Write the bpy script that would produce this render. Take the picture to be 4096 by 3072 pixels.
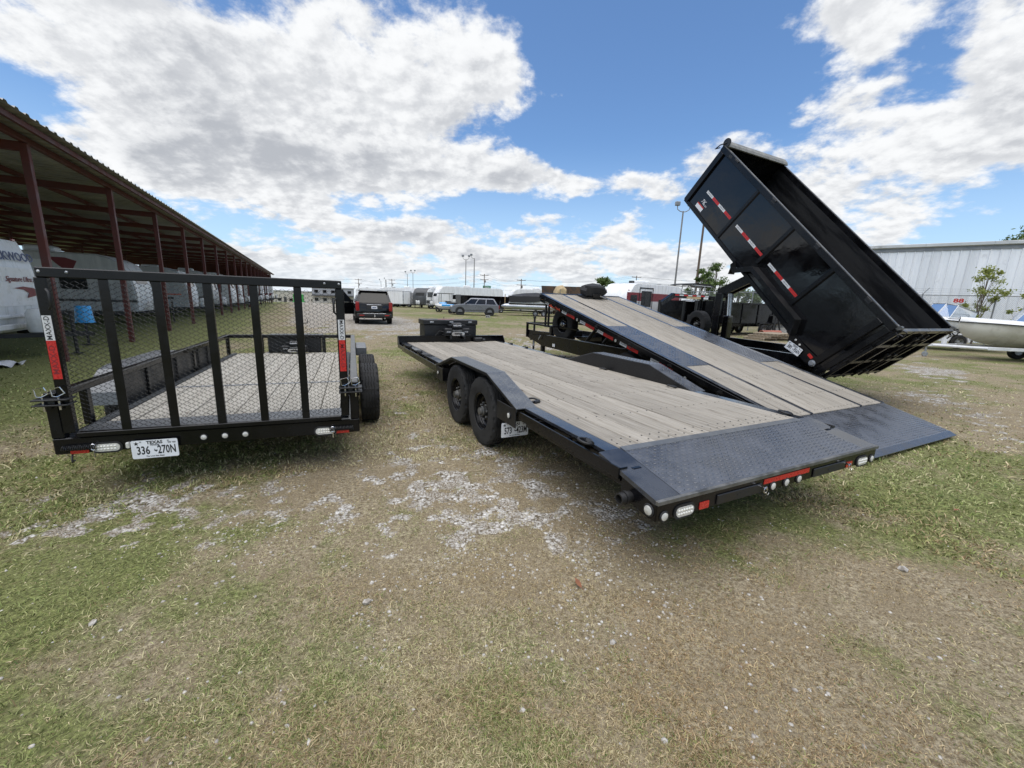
import bpy, math, random
import numpy as np
from mathutils import Matrix, Vector
R_ = math.radians
random.seed(7); RNG = np.random.default_rng(11)
SC = bpy.context.scene
COL = SC.collection
for o_ in list(bpy.data.objects): bpy.data.objects.remove(o_)

# ------------------------------------------------------------------ camera
cd = bpy.data.cameras.new('camera'); CAM = bpy.data.objects.new('camera', cd); COL.objects.link(CAM)
cd.sensor_fit = 'HORIZONTAL'; cd.sensor_width = 36.0; cd.lens = 1618.0/4096*36; cd.clip_start = .05; cd.clip_end = 3000
PITCH, ROLL, CAMH = .2053, .0362, 1.6633
_cp, _sp, _c, _s = math.cos(PITCH), math.sin(PITCH), math.cos(ROLL), math.sin(ROLL)
_F = Vector((0, _cp, -_sp)); _U0 = Vector((0, _sp, _cp)); _R0 = Vector((1, 0, 0))
_R = _c*_R0 + _s*_U0; _U = -_s*_R0 + _c*_U0
CAM.matrix_world = Matrix(((_R.x, _U.x, -_F.x, 0), (_R.y, _U.y, -_F.y, 0), (_R.z, _U.z, -_F.z, CAMH), (0, 0, 0, 1)))
SC.camera = CAM
SC.render.resolution_x = 1024; SC.render.resolution_y = 768

# ------------------------------------------------------------------ world and sun
SUN_EL, SUN_AZ = R_(76), R_(-150)         # azimuth from +Y towards +X : high sun behind a cloud, a little behind the camera
SUNDIR = Vector((math.cos(SUN_EL)*math.sin(SUN_AZ), math.cos(SUN_EL)*math.cos(SUN_AZ), math.sin(SUN_EL)))
W = bpy.data.worlds.new('World'); SC.world = W; W.use_nodes = True
nt = W.node_tree; nt.nodes.clear()
class NG:
    """tiny node-graph helper"""
    def __init__(s, nt): s.nt = nt
    def n(s, t, **kw):
        nd = s.nt.nodes.new(t)
        for k, v in kw.items(): setattr(nd, k, v)
        return nd
    def put(s, sock, v):
        if hasattr(v, 'is_linked') or hasattr(v, 'links'): s.nt.links.new(v, sock)
        elif v is not None: sock.default_value = v
    def math(s, op, a, b=None, c=None, clamp=False):
        nd = s.n('ShaderNodeMath', operation=op, use_clamp=clamp); s.put(nd.inputs[0], a)
        if b is not None: s.put(nd.inputs[1], b)
        if c is not None: s.put(nd.inputs[2], c)
        return nd.outputs[0]
    def vm(s, op, a, b=None):
        nd = s.n('ShaderNodeVectorMath', operation=op); s.put(nd.inputs[0], a)
        if b is not None: s.put(nd.inputs[1], b)
        return nd.outputs['Value'] if op in ('LENGTH', 'DOT_PRODUCT', 'DISTANCE') else nd.outputs[0]
    def noise(s, vec, scale, detail=4, rough=.5, dist=0, lac=2):
        nd = s.n('ShaderNodeTexNoise'); s.put(nd.inputs['Vector'], vec); nd.inputs['Scale'].default_value = scale
        nd.inputs['Detail'].default_value = detail; nd.inputs['Roughness'].default_value = rough; nd.inputs['Distortion'].default_value = dist
        nd.inputs['Lacunarity'].default_value = lac
        return nd.outputs['Fac']
    def ramp(s, v, lo, hi, a=0., b=1.):
        nd = s.n('ShaderNodeMapRange', interpolation_type='SMOOTHSTEP'); s.put(nd.inputs[0], v)
        for i, q in zip((1, 2, 3, 4), (lo, hi, a, b)): s.put(nd.inputs[i], q)
        return nd.outputs[0]
    def mix(s, f, a, b, blend='MIX'):
        nd = s.n('ShaderNodeMix', data_type='RGBA', blend_type=blend); s.put(nd.inputs[0], f)
        for sock, v in ((nd.inputs[6], a), (nd.inputs[7], b)):
            if isinstance(v, (tuple, list)): v = tuple(v)+((1,) if len(v) == 3 else ())
            s.put(sock, v)
        return nd.outputs[2]
    def xyz(s, x, y, z):
        nd = s.n('ShaderNodeCombineXYZ')
        for i, v in enumerate((x, y, z)): s.put(nd.inputs[i], v)
        return nd.outputs[0]
    def sep(s, v):
        nd = s.n('ShaderNodeSeparateXYZ'); s.put(nd.inputs[0], v); return nd.outputs
g = NG(nt)
sky = g.n('ShaderNodeTexSky', sky_type='NISHITA', sun_disc=False, sun_elevation=SUN_EL, sun_rotation=SUN_AZ, altitude=100, air_density=1.0, dust_density=.6, ozone_density=1.6)
gen = g.n('ShaderNodeTexCoord').outputs['Generated']
dx, dy, dz = g.sep(gen)
zz = g.math('ADD', g.math('MAXIMUM', dz, 0.0), .32)
px, py = g.math('DIVIDE', dx, zz), g.math('DIVIDE', dy, zz)          # where the view ray meets a flat cloud layer
P2 = g.xyz(px, py, 0.0)
def blob(cx, cy, rx, ry, amp, rot=0.):
    c, s = math.cos(rot), math.sin(rot)
    ax, ay = g.math('SUBTRACT', px, cx), g.math('SUBTRACT', py, cy)
    u = g.math('ADD', g.math('MULTIPLY', ax, c/rx), g.math('MULTIPLY', ay, s/rx))
    v = g.math('ADD', g.math('MULTIPLY', ax, -s/ry), g.math('MULTIPLY', ay, c/ry))
    e = g.math('EXPONENT', g.math('MULTIPLY', g.math('ADD', g.math('MULTIPLY', u, u), g.math('MULTIPLY', v, v)), -1.0))
    return g.math('MULTIPLY', e, amp)
CLOUD_BLOBS = [(-.62, 1.20, .60, .42, .19, 0), (-.58, 1.58, .60, .20, .11, 0), (-1.25, 1.42, .25, .18, .07, 0), (-.02, .98, .15, .14, .08, 0), (.42, 1.25, .33, .23, -.22, .1), (.06, 1.42, .18, .09, -.13, 0), (1.05, 1.15, .26, .42, .19, -.25), (.70, 1.50, .22, .10, .12, .5),
               (.18, 1.66, .48, .10, .17, 0), (.64, .98, .15, .07, .14, 0), (.21, 1.0, .07, .05, .12, 0), (.84, .97, .10, .09, -.14, 0), (-.45, 1.91, .5, .08, -.13, 0), (-1.27, 1.83, .3, .12, -.06, 0), (-1.2, 1.10, .13, .11, -.14, .6), (1.15, 1.37, .18, .09, -.12, 0)]
off = None
for b in CLOUD_BLOBS:
    v = blob(*b); off = v if off is None else g.math('ADD', off, v)
def dens(vec):
    big = g.noise(vec, .75, 3, .5)
    fine = g.noise(vec, 2.9, 13, .61, .06)
    return g.math('ADD', g.math('ADD', g.math('MULTIPLY', big, .30), g.math('MULTIPLY', fine, .86)), off)
Pw = g.vm('ADD', P2, (3.7, 1.9, .6))
n1 = dens(Pw)
n2 = dens(g.vm('ADD', Pw, (SUNDIR.x*.14, SUNDIR.y*.14, 0.0)))
far = g.ramp(py, 1.75, 2.2, 0., .075)
n1f = g.math('ADD', n1, far)
alpha = g.ramp(n1f, .575, .670)
thick = g.ramp(n1f, .62, 1.02)
lit = g.ramp(g.math('SUBTRACT', n1, n2), -.06, .09)
wisp = g.noise(Pw, 5.0, 9, .62, .1)
shade = g.math('ADD', g.math('SUBTRACT', g.math('MULTIPLY', lit, .34), g.math('MULTIPLY', thick, .46)), g.math('MULTIPLY', wisp, .50))
bright = g.ramp(shade, -.06, .52)
cc = g.mix(bright, (3.55, 3.72, 4.05), (6.95, 7.05, 7.15))
skyc = g.mix(1.0, sky.outputs[0], (.82, 1.02, 1.20), 'MULTIPLY')
hz = g.ramp(dz, .0, .34, .66, 0.)                                      # milky air towards the horizon
skyc = g.mix(hz, skyc, (4.6, 6.2, 7.9))
full = g.mix(alpha, skyc, cc)
hz2 = g.ramp(dz, -.02, .09, .55, 0.)
full = g.mix(hz2, full, (6.2, 7.1, 7.9))
bg = g.n('ShaderNodeBackground'); g.put(bg.inputs[0], full); bg.inputs[1].default_value = .08
out = g.n('ShaderNodeOutputWorld'); nt.links.new(bg.outputs[0], out.inputs[0])

sl = bpy.data.lights.new('sun', 'SUN'); sl.energy = 2.2; sl.angle = R_(85.0); sl.color = (1, .955, .89)
SUN = bpy.data.objects.new('sun', sl); COL.objects.link(SUN)
SUN.rotation_euler = SUNDIR.to_track_quat('Z', 'Y').to_euler(); SUN.location = (0, 0, 30)
SC.view_settings.view_transform = 'Standard'; SC.view_settings.look = 'None'; SC.view_settings.gamma = 1; SC.view_settings.exposure = .80
SC.view_settings.use_curve_mapping = False
SC.render.engine = 'CYCLES'; SC.cycles.max_bounces = 6; SC.cycles.transparent_max_bounces = 12; SC.cycles.caustics_reflective = False; SC.cycles.caustics_refractive = False

# ------------------------------------------------------------------ materials
M = {}
def mat(name, c1, c2=None, scale=4., stretch=(1, 1, 1), rough=(.5, .5), metal=0., bump=0., bscale=60., rand=0., lo=.35, hi=.65, spec=.5, coat=0., detail=5, c3=None, s3=1.2, lo3=.55, hi3=.75, bstretch=(1, 1, 1), emit=None, trans=0., knots=None):
    m = bpy.data.materials.new(name); m.use_nodes = True; t = m.node_tree; b = t.nodes['Principled BSDF']; q = NG(t)
    co = q.n('ShaderNodeTexCoord').outputs['Object']
    oi = q.n('ShaderNodeObjectInfo').outputs['Random']
    co = q.vm('ADD', co, q.xyz(q.math('MULTIPLY', oi, 37.), q.math('MULTIPLY', oi, 91.), 0.))
    st = q.vm('MULTIPLY', co, stretch)
    f = q.noise(st, scale, detail, .6)
    f2 = q.ramp(f, lo, hi)
    col = q.mix(f2, c1, c2 or c1)
    if c3: col = q.mix(q.ramp(q.noise(co, s3, 6, .62), lo3, hi3), col, c3)
    if knots:
        vk = q.n('ShaderNodeTexVoronoi', feature='F1'); q.put(vk.inputs['Vector'], q.vm('MULTIPLY', co, (7., 1.6, 7.))); vk.inputs['Scale'].default_value = 1.0
        col = q.mix(q.ramp(vk.outputs['Distance'], .05, .12, .8, 0.), col, knots)
        tm = q.noise(q.vm('MULTIPLY', q.n('ShaderNodeTexCoord').outputs['Object'], (5., .5, 5.)), 1.6, 5, .65)
        col = q.mix(q.ramp(q.math('ADD', tm, q.math('MULTIPLY', q.noise(co, 5., 4, .6), .25)), .70, .84, 0., .45), col, knots)
    if rand:
        k = q.math('ADD', q.math('MULTIPLY', oi, 2*rand), 1-rand)
        col = q.mix(1., col, q.xyz(k, k, k), 'MULTIPLY')
    q.put(b.inputs['Base Color'], col)
    q.put(b.inputs['Roughness'], q.ramp(f, lo, hi, rough[0], rough[1]))
    b.inputs['Metallic'].default_value = metal; b.inputs['Specular IOR Level'].default_value = spec; b.inputs['Coat Weight'].default_value = coat
    b.inputs['Transmission Weight'].default_value = trans
    if bump:
        bn = q.n('ShaderNodeBump'); bn.inputs['Strength'].default_value = bump; bn.inputs['Distance'].default_value = .01
        q.put(bn.inputs['Height'], q.noise(q.vm('MULTIPLY', co, bstretch), bscale, 5, .6)); q.put(b.inputs['Normal'], bn.outputs[0])
    if emit: b.inputs['Emission Color'].default_value = (*emit[:3], 1); b.inputs['Emission Strength'].default_value = emit[3]
    M[name] = m; return m
mat('black_paint', (.0035, .0035, .004), (.006, .006, .007), 3., rough=(.14, .30), bump=.06, bscale=14, c3=(.014, .013, .012), s3=2.2, lo3=.66, hi3=1.0, spec=.32)
mat('black_gloss', (.0025, .0025, .003), (.004, .004, .005), 2., rough=(.05, .14), bump=.45, bscale=1.3, c3=(.008, .008, .008), s3=1.5, lo3=.6, hi3=1.0, spec=.5)
mat('black_satin', (.007, .007, .008), (.014, .0135, .013), 6., rough=(.34, .55), bump=.1, bscale=30)
mat('bed_inside', (.003, .003, .0035), (.006, .006, .006), 2.5, rough=(.4, .7), c3=(.035, .034, .033), s3=4, lo3=.66, hi3=.8, stretch=(1, .3, 3))
mat('worn_steel', (.10, .10, .095), (.20, .195, .18), 8, rough=(.35, .6), metal=.6)  # bare worn steel, also the colour of painted lit edges on black rails
mat('tread', (.11, .117, .13), (.16, .168, .185), 5, rough=(.22, .40), metal=.6, c3=(.20, .20, .20), s3=1.3, lo3=.55, hi3=.95)
mat('tread_light', (.14, .145, .15), (.175, .18, .18), 7, rough=(.32, .44), metal=.5, c3=(.20, .195, .185), s3=1, lo3=.5, hi3=.95)
mat('steel_plate', (.07, .075, .085), (.11, .117, .13), 4, rough=(.12, .28), metal=.65, c3=(.13, .13, .13), s3=2.0, lo3=.6, hi3=.95)
mat('wood_grey', (.215, .19, .152), (.375, .342, .29), 3.2, stretch=(22, .55, 22), rough=(.75, .9), bump=.5, bscale=4, bstretch=(30, .8, 30), rand=.12, lo=.28, hi=.72, c3=(.15, .135, .11), s3=1.7, lo3=.58, hi3=.84, spec=.25, knots=(.085, .065, .048))
mat('wood_pale', (.285, .262, .215), (.43, .405, .35), 3.2, stretch=(20, .5, 20), rough=(.75, .9), bump=.4, bscale=4, bstretch=(28, .8, 28), rand=.06, lo=.28, hi=.72, c3=(.24, .215, .175), s3=1.5, lo3=.58, hi3=.85, spec=.25, knots=(.13, .10, .07))
mat('rubber', (.016, .016, .016), (.034, .033, .031), 5, rough=(.7, .9), bump=.15, bscale=90, c3=(.055, .052, .047), s3=3, lo3=.6, hi3=.9, spec=.3)
mat('galvanised', (.30, .31, .32), (.46, .47, .48), 9, rough=(.3, .5), metal=.7)
mat('chrome', (.55, .56, .58), (.7, .7, .72), 9, rough=(.1, .25), metal=1.)
mat('lens_clear', (.52, .51, .46), (.66, .64, .58), 40, rough=(.08, .16), spec=.6, coat=.5)
mat('lens_cell', (.72, .70, .62), (.85, .82, .74), 30, rough=(.15, .3), coat=.5)
mat('red_reflector', (.42, .012, .010), (.55, .03, .02), 90, rough=(.15, .3), coat=.4)
mat('red_light', (.20, .006, .008), (.34, .012, .012), 60, rough=(.08, .2), coat=.6)
mat('tape_white', (.55, .55, .54), (.68, .68, .67), 70, rough=(.25, .4))
mat('tape_red', (.44, .014, .012), (.56, .03, .024), 70, rough=(.25, .4))
mat('amber', (.6, .2, .01), (.7, .28, .02), 60, rough=(.1, .25), coat=.4)
mat('plate_white', (.70, .71, .72), (.80, .81, .82), 6, rough=(.3, .45), c3=(.6, .6, .58), s3=8, lo3=.6, hi3=.9)
mat('ink_black', (.012, .012, .013), None, rough=(.5, .6))
mat('ink_white', (.72, .72, .72), None, rough=(.4, .5))
mat('ink_red', (.52, .03, .02), None, rough=(.4, .5))
mat('ink_blue', (.03, .05, .14), None, rough=(.4, .5))
mat('ink_maroon', (.18, .015, .02), None, rough=(.4, .5))
mat('ink_orange', (.75, .09, .03), None, rough=(.4, .5))
mat('rust_red', (.075, .016, .013), (.105, .025, .019), 3, rough=(.5, .75), bump=.1, c3=(.06, .022, .016), s3=5, lo3=.6, hi3=.8)
mat('roof_metal', (.24, .235, .22), (.36, .35, .33), 2, rough=(.4, .6), metal=.25, c3=(.22, .20, .18), s3=.8, lo3=.55, hi3=.8)
mat('rv_white', (.74, .735, .71), (.84, .835, .82), 1.4, rough=(.25, .45), c3=(.40, .39, .345), s3=1.1, lo3=.58, hi3=.95, stretch=(3, 3, .5))
mat('rv_grey', (.48, .48, .47), (.60, .595, .58), 1.6, rough=(.3, .5), c3=(.30, .29, .265), s3=1.5, lo3=.6, hi3=.9, stretch=(3, 3, .5))
mat('rv_dark', (.045, .046, .045), (.085, .086, .083), 2, rough=(.3, .5))
mat('rv_roof', (.42, .41, .38), (.56, .55, .52), 2, rough=(.6, .8), c3=(.25, .24, .21), s3=2)
mat('maroon', (.16, .018, .026), (.21, .03, .036), 2, rough=(.25, .4))
mat('glass_dark', (.006, .007, .008), (.010, .011, .012), 3, rough=(.03, .08), spec=.5)
mat('glass_boat', (.55, .60, .61), (.62, .66, .67), 2, rough=(.03, .08), spec=.5, trans=.92)
mat('plastic_blue', (.04, .32, .68), (.06, .40, .78), 6, rough=(.3, .5), c3=(.25, .42, .55), s3=4, lo3=.6, hi3=.85)
mat('plastic_white', (.62, .62, .60), (.75, .75, .73), 5, rough=(.35, .55), c3=(.45, .44, .40), s3=4, lo3=.6, hi3=.9)
mat('sheet_white', (.62, .63, .64), (.8, .8, .81), 5, rough=(.3, .5), bump=.5, bscale=12)
mat('car_black', (.003, .003, .0035), (.004, .004, .005), 2, rough=(.08, .14), coat=.15, spec=.4)
mat('car_grey', (.17, .175, .19), (.185, .19, .205), 1, rough=(.26, .32), metal=.35, coat=.4)
mat('car_white', (.62, .62, .62), (.7, .7, .7), 3, rough=(.2, .3), coat=.5)
mat('trim_black', (.012, .012, .012), (.02, .02, .02), 8, rough=(.5, .7))
mat('gel_cream', (.50, .475, .41), (.62, .60, .53), 1.5, rough=(.25, .45), c3=(.28, .255, .20), s3=1.8, lo3=.55, hi3=.9)
mat('gel_white', (.66, .655, .63), (.78, .775, .75), 1.5, rough=(.25, .45), c3=(.42, .36, .29), s3=3, lo3=.6, hi3=.85)
mat('trailer_white', (.6, .6, .6), (.72, .72, .72), 5, rough=(.35, .55), c3=(.3, .22, .16), s3=6, lo3=.66, hi3=.85)
mat('canvas_black', (.010, .010, .011), (.022, .022, .022), 5, rough=(.6, .85), bump=.5, bscale=5)
mat('canvas_tan', (.42, .30, .16), (.52, .40, .23), 3, rough=(.6, .8), bump=.3, bscale=8)
mat('tarp_beige', (.16, .155, .14), (.24, .235, .215), 6, rough=(.55, .75), bump=.3, bscale=18)
mat('rusty_steel', (.055, .045, .038), (.12, .075, .045), 2, rough=(.6, .85), c3=(.20, .09, .045), s3=3, lo3=.55, hi3=.75)
mat('building_wall', (.80, .81, .82), (.86, .867, .875), .9, rough=(.4, .55), metal=.15, stretch=(4, 4, .3), c3=(.38, .37, .37), s3=1.2, lo3=.6, hi3=.9, rand=.07)
mat('building_trim', (.20, .21, .22), (.28, .285, .29), 2, rough=(.4, .6), metal=.2)
mat('building_gutter', (.55, .56, .56), (.66, .665, .66), 1, rough=(.4, .55), c3=(.4, .4, .38), s3=1.2)
mat('far_grey', (.33, .33, .34), (.4, .4, .41), .4, rough=(.6, .8))
mat('far_cream', (.50, .46, .38), (.58, .54, .46), .4, rough=(.6, .8))
mat('pole_wood', (.10, .07, .05), (.17, .125, .09), 3, rough=(.8, .95), stretch=(6, 6, .4), bump=.3)
mat('pole_grey', (.17, .16, .15), (.26, .25, .235), 3, rough=(.5, .7), stretch=(3, 3, .3))
mat('concrete', (.27, .26, .24), (.40, .385, .36), 5, rough=(.85, .95), bump=.5, bscale=20, rand=.15)
mat('pallet_wood', (.26, .20, .135), (.40, .33, .24), 4, stretch=(1, 8, 8), rough=(.8, .95), rand=.2)
mat('pipe_red', (.27, .08, .05), (.36, .13, .085), 4, rough=(.6, .8))
mat('sign_green', (.01, .16, .075), (.015, .2, .09), 3, rough=(.4, .6))
mat('wire', (.035, .035, .035), None, rough=(.6, .6))
mat('chainlink', (.28, .285, .29), (.38, .385, .39), 8, rough=(.4, .6), metal=.5)
mat('bark', (.10, .08, .06), (.17, .14, .105), 6, rough=(.85, .95), bump=.5)
mat('leaf_brown', (.16, .055, .025), (.22, .09, .04), 30, rough=(.6, .8))
mat('green_machine', (.04, .28, .05), (.06, .36, .07), 3, rough=(.4, .5))
mat('aluminium', (.42, .43, .44), (.56, .57, .58), 3, rough=(.22, .4), metal=.75, stretch=(1, .2, 2))
mat('earth_dark', (.05, .042, .03), (.09, .075, .055), 3, rough=(.9, 1.))
def leafmat(name, a, b):
    m = bpy.data.materials.new(name); m.use_nodes = True; t = m.node_tree; bs = t.nodes['Principled BSDF']; q = NG(t)
    at = q.n('ShaderNodeAttribute', attribute_name='rnd').outputs['Fac']
    q.put(bs.inputs['Base Color'], q.mix(at, a, b)); bs.inputs['Roughness'].default_value = .55
    tl = q.n('ShaderNodeBsdfTranslucent'); q.put(tl.inputs[0], q.mix(at, a, b))
    mx = q.n('ShaderNodeMixShader'); mx.inputs[0].default_value = .3
    t.links.new(bs.outputs[0], mx.inputs[1]); t.links.new(tl.outputs[0], mx.inputs[2]); t.links.new(mx.outputs[0], t.nodes['Material Output'].inputs[0]); M[name] = m
leafmat('leaf_green', (.045, .085, .02), (.16, .225, .055))
leafmat('leaf_yellow', (.15, .19, .04), (.38, .40, .10))
leafmat('leaf_dark', (.02, .04, .014), (.06, .10, .03))

# ------------------------------------------------------------------ mesh builder
class MB:
    def __init__(s): s.v = []; s.f = []
    def add(s, vs, fs):
        o = len(s.v); s.v += [tuple(v) for v in vs]; s.f += [tuple(i+o for i in f) for f in fs]; return s
    def box(s, x0, x1, y0, y1, z0, z1, mx=None):
        vs = [(x, y, z) for x in (x0, x1) for y in (y0, y1) for z in (z0, z1)]
        if mx is not None: vs = [mx @ Vector(v) for v in vs]
        return s.add(vs, [(0, 1, 3, 2), (4, 6, 7, 5), (0, 4, 5, 1), (2, 3, 7, 6), (0, 2, 6, 4), (1, 5, 7, 3)])
    def cbox(s, x0, x1, y0, y1, z0, z1, c=.004, mx=None):
        """box with chamfered edges"""
        if x1 < x0: x0, x1 = x1, x0
        if y1 < y0: y0, y1 = y1, y0
        if z1 < z0: z0, z1 = z1, z0
        c = min(c, .45*min(x1-x0, y1-y0, z1-z0)); lo, hi = (x0, y0, z0), (x1, y1, z1); vs = []; ix = {}
        for sx in (0, 1):
            for sy in (0, 1):
                for sz in (0, 1):
                    sg = (sx, sy, sz)
                    for a in range(3):
                        p = []
                        for k in range(3):
                            e = hi[k] if sg[k] else lo[k]
                            p.append(e if k == a else e+(-c if sg[k] else c))
                        ix[sg, a] = len(vs); vs.append(p)
        fs = []
        def q4(a, s4): fs.append([ix[t, a] for t in s4])
        for a in range(3):
            b, d = [(1, 2), (0, 2), (0, 1)][a]
            for e in (0, 1):
                l = []
                for u, w in ((0, 0), (1, 0), (1, 1), (0, 1)):
                    t = [0, 0, 0]; t[a] = e; t[b] = u; t[d] = w; l.append(tuple(t))
                q4(a, l)
            for u in (0, 1):
                for w in (0, 1):
                    t0 = [0, 0, 0]; t0[b] = u; t0[d] = w; t1 = t0[:]; t1[a] = 1; t0, t1 = tuple(t0), tuple(t1)
                    fs.append([ix[t0, b], ix[t1, b], ix[t1, d], ix[t0, d]])
        for sg in {k[0] for k in ix}: fs.append([ix[sg, 0], ix[sg, 1], ix[sg, 2]])
        if mx is not None: vs = [mx @ Vector(v) for v in vs]
        return s.add(vs, fs)
    def tube(s, p, q, r, n=8, r2=None, cap=True):
        return s.path([p, q], [r, r if r2 is None else r2], n, cap)
    def path(s, pts, r, n=8, cap=True, closed=False):
        pts = [Vector(p) for p in pts]; m = len(pts); rs = r if isinstance(r, (list, tuple)) else [r]*m
        rings = []; prev = None
        for i, p in enumerate(pts):
            if closed: d = pts[(i+1) % m]-pts[i-1]
            else: d = pts[min(i+1, m-1)]-pts[max(i-1, 0)]
            d.normalize()
            if prev is None: a = d.orthogonal().normalized()
            else:
                a = prev-d*prev.dot(d)
                a = a.normalized() if a.length > 1e-6 else d.orthogonal().normalized()
            prev = a; b = d.cross(a)
            rings.append([p+(a*math.cos(2*math.pi*k/n)+b*math.sin(2*math.pi*k/n))*rs[i] for k in range(n)])
        vs = [v for rg in rings for v in rg]; fs = []
        for i in range(m if closed else m-1):
            j = (i+1) % m
            for k in range(n): fs.append((i*n+k, i*n+(k+1) % n, j*n+(k+1) % n, j*n+k))
        if cap and not closed: fs += [tuple(reversed(range(n))), tuple((m-1)*n+k for k in range(n))]
        return s.add(vs, fs)
    def prism(s, poly, ax, a, b, mx=None):
        """poly of 2-d points in the two other axes, extruded along ax from a to b"""
        n = len(poly); vs = []
        for t in (a, b):
            for u, w in poly: vs.append({'x': (t, u, w), 'y': (u, t, w), 'z': (u, w, t)}[ax])
        if mx is not None: vs = [mx @ Vector(v) for v in vs]
        return s.add(vs, [tuple(reversed(range(n))), tuple(range(n, 2*n))]+[(i, (i+1) % n, n+(i+1) % n, n+i) for i in range(n)])
    def lathe(s, prof, c, ax='x', n=24, mx=None, cap=True):
        """prof: (radius, along) pairs; closed if first == last"""
        vs = []; m = len(prof)
        for r, t in prof:
            for k in range(n):
                a = 2*math.pi*k/n; u, w = r*math.cos(a), r*math.sin(a)
                p = {'x': (t, u, w), 'y': (u, t, w), 'z': (u, w, t)}[ax]
                vs.append((p[0]+c[0], p[1]+c[1], p[2]+c[2]))
        fs = [(i*n+k, i*n+(k+1) % n, (i+1)*n+(k+1) % n, (i+1)*n+k) for i in range(m-1) for k in range(n)]
        if cap and prof[0] != prof[-1]:
            if prof[0][0] > 1e-6: fs.append(tuple(reversed(range(n))))
            if prof[-1][0] > 1e-6: fs.append(tuple((m-1)*n+k for k in range(n)))
        if mx is not None: vs = [mx @ Vector(v) for v in vs]
        return s.add(vs, fs)
    def quad(s, a, b, c, d): return s.add([a, b, c, d], [(0, 1, 2, 3)])
    def loft(s, rings, closed=True, cap=True):
        n = len(rings[0]); vs = [v for r in rings for v in r]; fs = []
        for i in range(len(rings)-1):
            for k in range(n if closed else n-1):
                fs.append((i*n+k, i*n+(k+1) % n, (i+1)*n+(k+1) % n, (i+1)*n+k))
        if cap: fs += [tuple(reversed(range(n))), tuple((len(rings)-1)*n+k for k in range(n))]
        return s.add(vs, fs)
    def mesh(s, name, smooth=None):
        me = bpy.data.meshes.new(name); me.from_pydata([tuple(v) for v in s.v], [], s.f)
        if smooth is not None:
            me.polygons.foreach_set('use_smooth', [True]*len(me.polygons)); me.set_sharp_from_angle(angle=R_(smooth))
        me.update(); return me
def link(name, data, parent=None, m=None, mx=None):
    o = bpy.data.objects.new(name, data); COL.objects.link(o)
    if parent is not None: o.parent = parent
    if mx is not None: o.matrix_local = mx
    if m is not None and data is not None and not data.materials: data.materials.append(M[m])
    return o
def ob(name, mb, m, parent=None, smooth=None, mx=None, kind=None):
    o = link(name, mb.mesh(name, smooth), parent, m, mx)
    if kind: o['kind'] = kind
    return o
def tag(o, label, cat, group=None):
    o['label'] = label; o['category'] = cat
    if group: o['group'] = group
    return o
def thing(name, label, cat, loc=(0, 0, 0), rz=0., group=None):
    o = bpy.data.objects.new(name, None); COL.objects.link(o); o.location = loc; o.rotation_euler = (0, 0, rz); o.empty_display_size = .2
    return tag(o, label, cat, group)
def copyof(o, parent, mx=None, name=None):
    c = o.copy(); COL.objects.link(c); c.parent = parent
    if mx is not None: c.matrix_local = mx
    for k in ('label', 'category', 'group'):
        if parent is not None and k in c: del c[k]
    return c
def copy_tree(o, parent=None):
    c = o.copy(); COL.objects.link(c); c.parent = parent
    for ch in [q for q in o.children]: copy_tree(ch, c)
    return c
def frame(org, xd, yd):
    """matrix with local X along xd, local Y along yd"""
    x = Vector(xd).normalized(); y = Vector(yd); y = (y-x*x.dot(y)).normalized(); z = x.cross(y)
    return Matrix(((x.x, y.x, z.x, org[0]), (x.y, y.y, z.y, org[1]), (x.z, y.z, z.z, org[2]), (0, 0, 0, 1)))
TXT = {}
def text(s, size, m, parent, mx, name='lettering', ext=.0006, shear=0., sx=1., bold=0., align='CENTER'):
    key = (s, size, shear, sx, bold, m, ext, align)
    if key not in TXT:
        cu = bpy.data.curves.new('t', 'FONT'); cu.body = s; cu.size = size; cu.align_x = align; cu.align_y = 'CENTER'; cu.extrude = ext; cu.shear = shear; cu.offset = bold; cu.resolution_u = 2
        to = bpy.data.objects.new('t', cu); me = bpy.data.meshes.new_from_object(to); bpy.data.objects.remove(to); bpy.data.curves.remove(cu)
        if sx != 1.: me.transform(Matrix.Diagonal((sx, 1, 1, 1)))
        me.materials.clear(); me.materials.append(M[m]); TXT[key] = me
    return link(name, TXT[key], parent, None, mx)
I4 = Matrix.Identity(4)
def Tm(x, y, z): return Matrix.Translation((x, y, z))
def Rm(a, ax): return Matrix.Rotation(a, 4, ax)
# ================================================================== ground
def hash2(ix, iy, seed):
    h = (ix.astype(np.int64)*374761393+iy.astype(np.int64)*668265263+seed*1442695041) & 0xffffffff
    h = ((h ^ (h >> 13))*1274126177) & 0xffffffff
    h = (h ^ (h >> 16)) & 0xffffffff
    return h/4294967295.0
def vnoise(x, y, seed=0):
    ix, iy = np.floor(x), np.floor(y); fx, fy = x-ix, y-iy; fx = fx*fx*(3-2*fx); fy = fy*fy*(3-2*fy)
    a, b, c, d = hash2(ix, iy, seed), hash2(ix+1, iy, seed), hash2(ix, iy+1, seed), hash2(ix+1, iy+1, seed)
    return (a*(1-fx)+b*fx)*(1-fy)+(c*(1-fx)+d*fx)*fy
def fbm(x, y, seed=0, o=4):
    s = 0; a = .5; t = 0
    for i in range(o): s = s+a*vnoise(x*2**i, y*2**i, seed+i*17); t += a; a *= .5
    return s/t
def gs(x, y, cx, cy, rx, ry, rot=0.):
    c, s = math.cos(rot), math.sin(rot); u = ((x-cx)*c+(y-cy)*s)/rx; v = (-(x-cx)*s+(y-cy)*c)/ry
    return np.exp(-(u*u+v*v))
def sst(a, lo, hi): t = np.clip((a-lo)/(hi-lo), 0, 1); return t*t*(3-2*t)
def terrain(x, y):
    d = np.hypot(x, y)
    return -.02*np.maximum(0, d-65)
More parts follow.
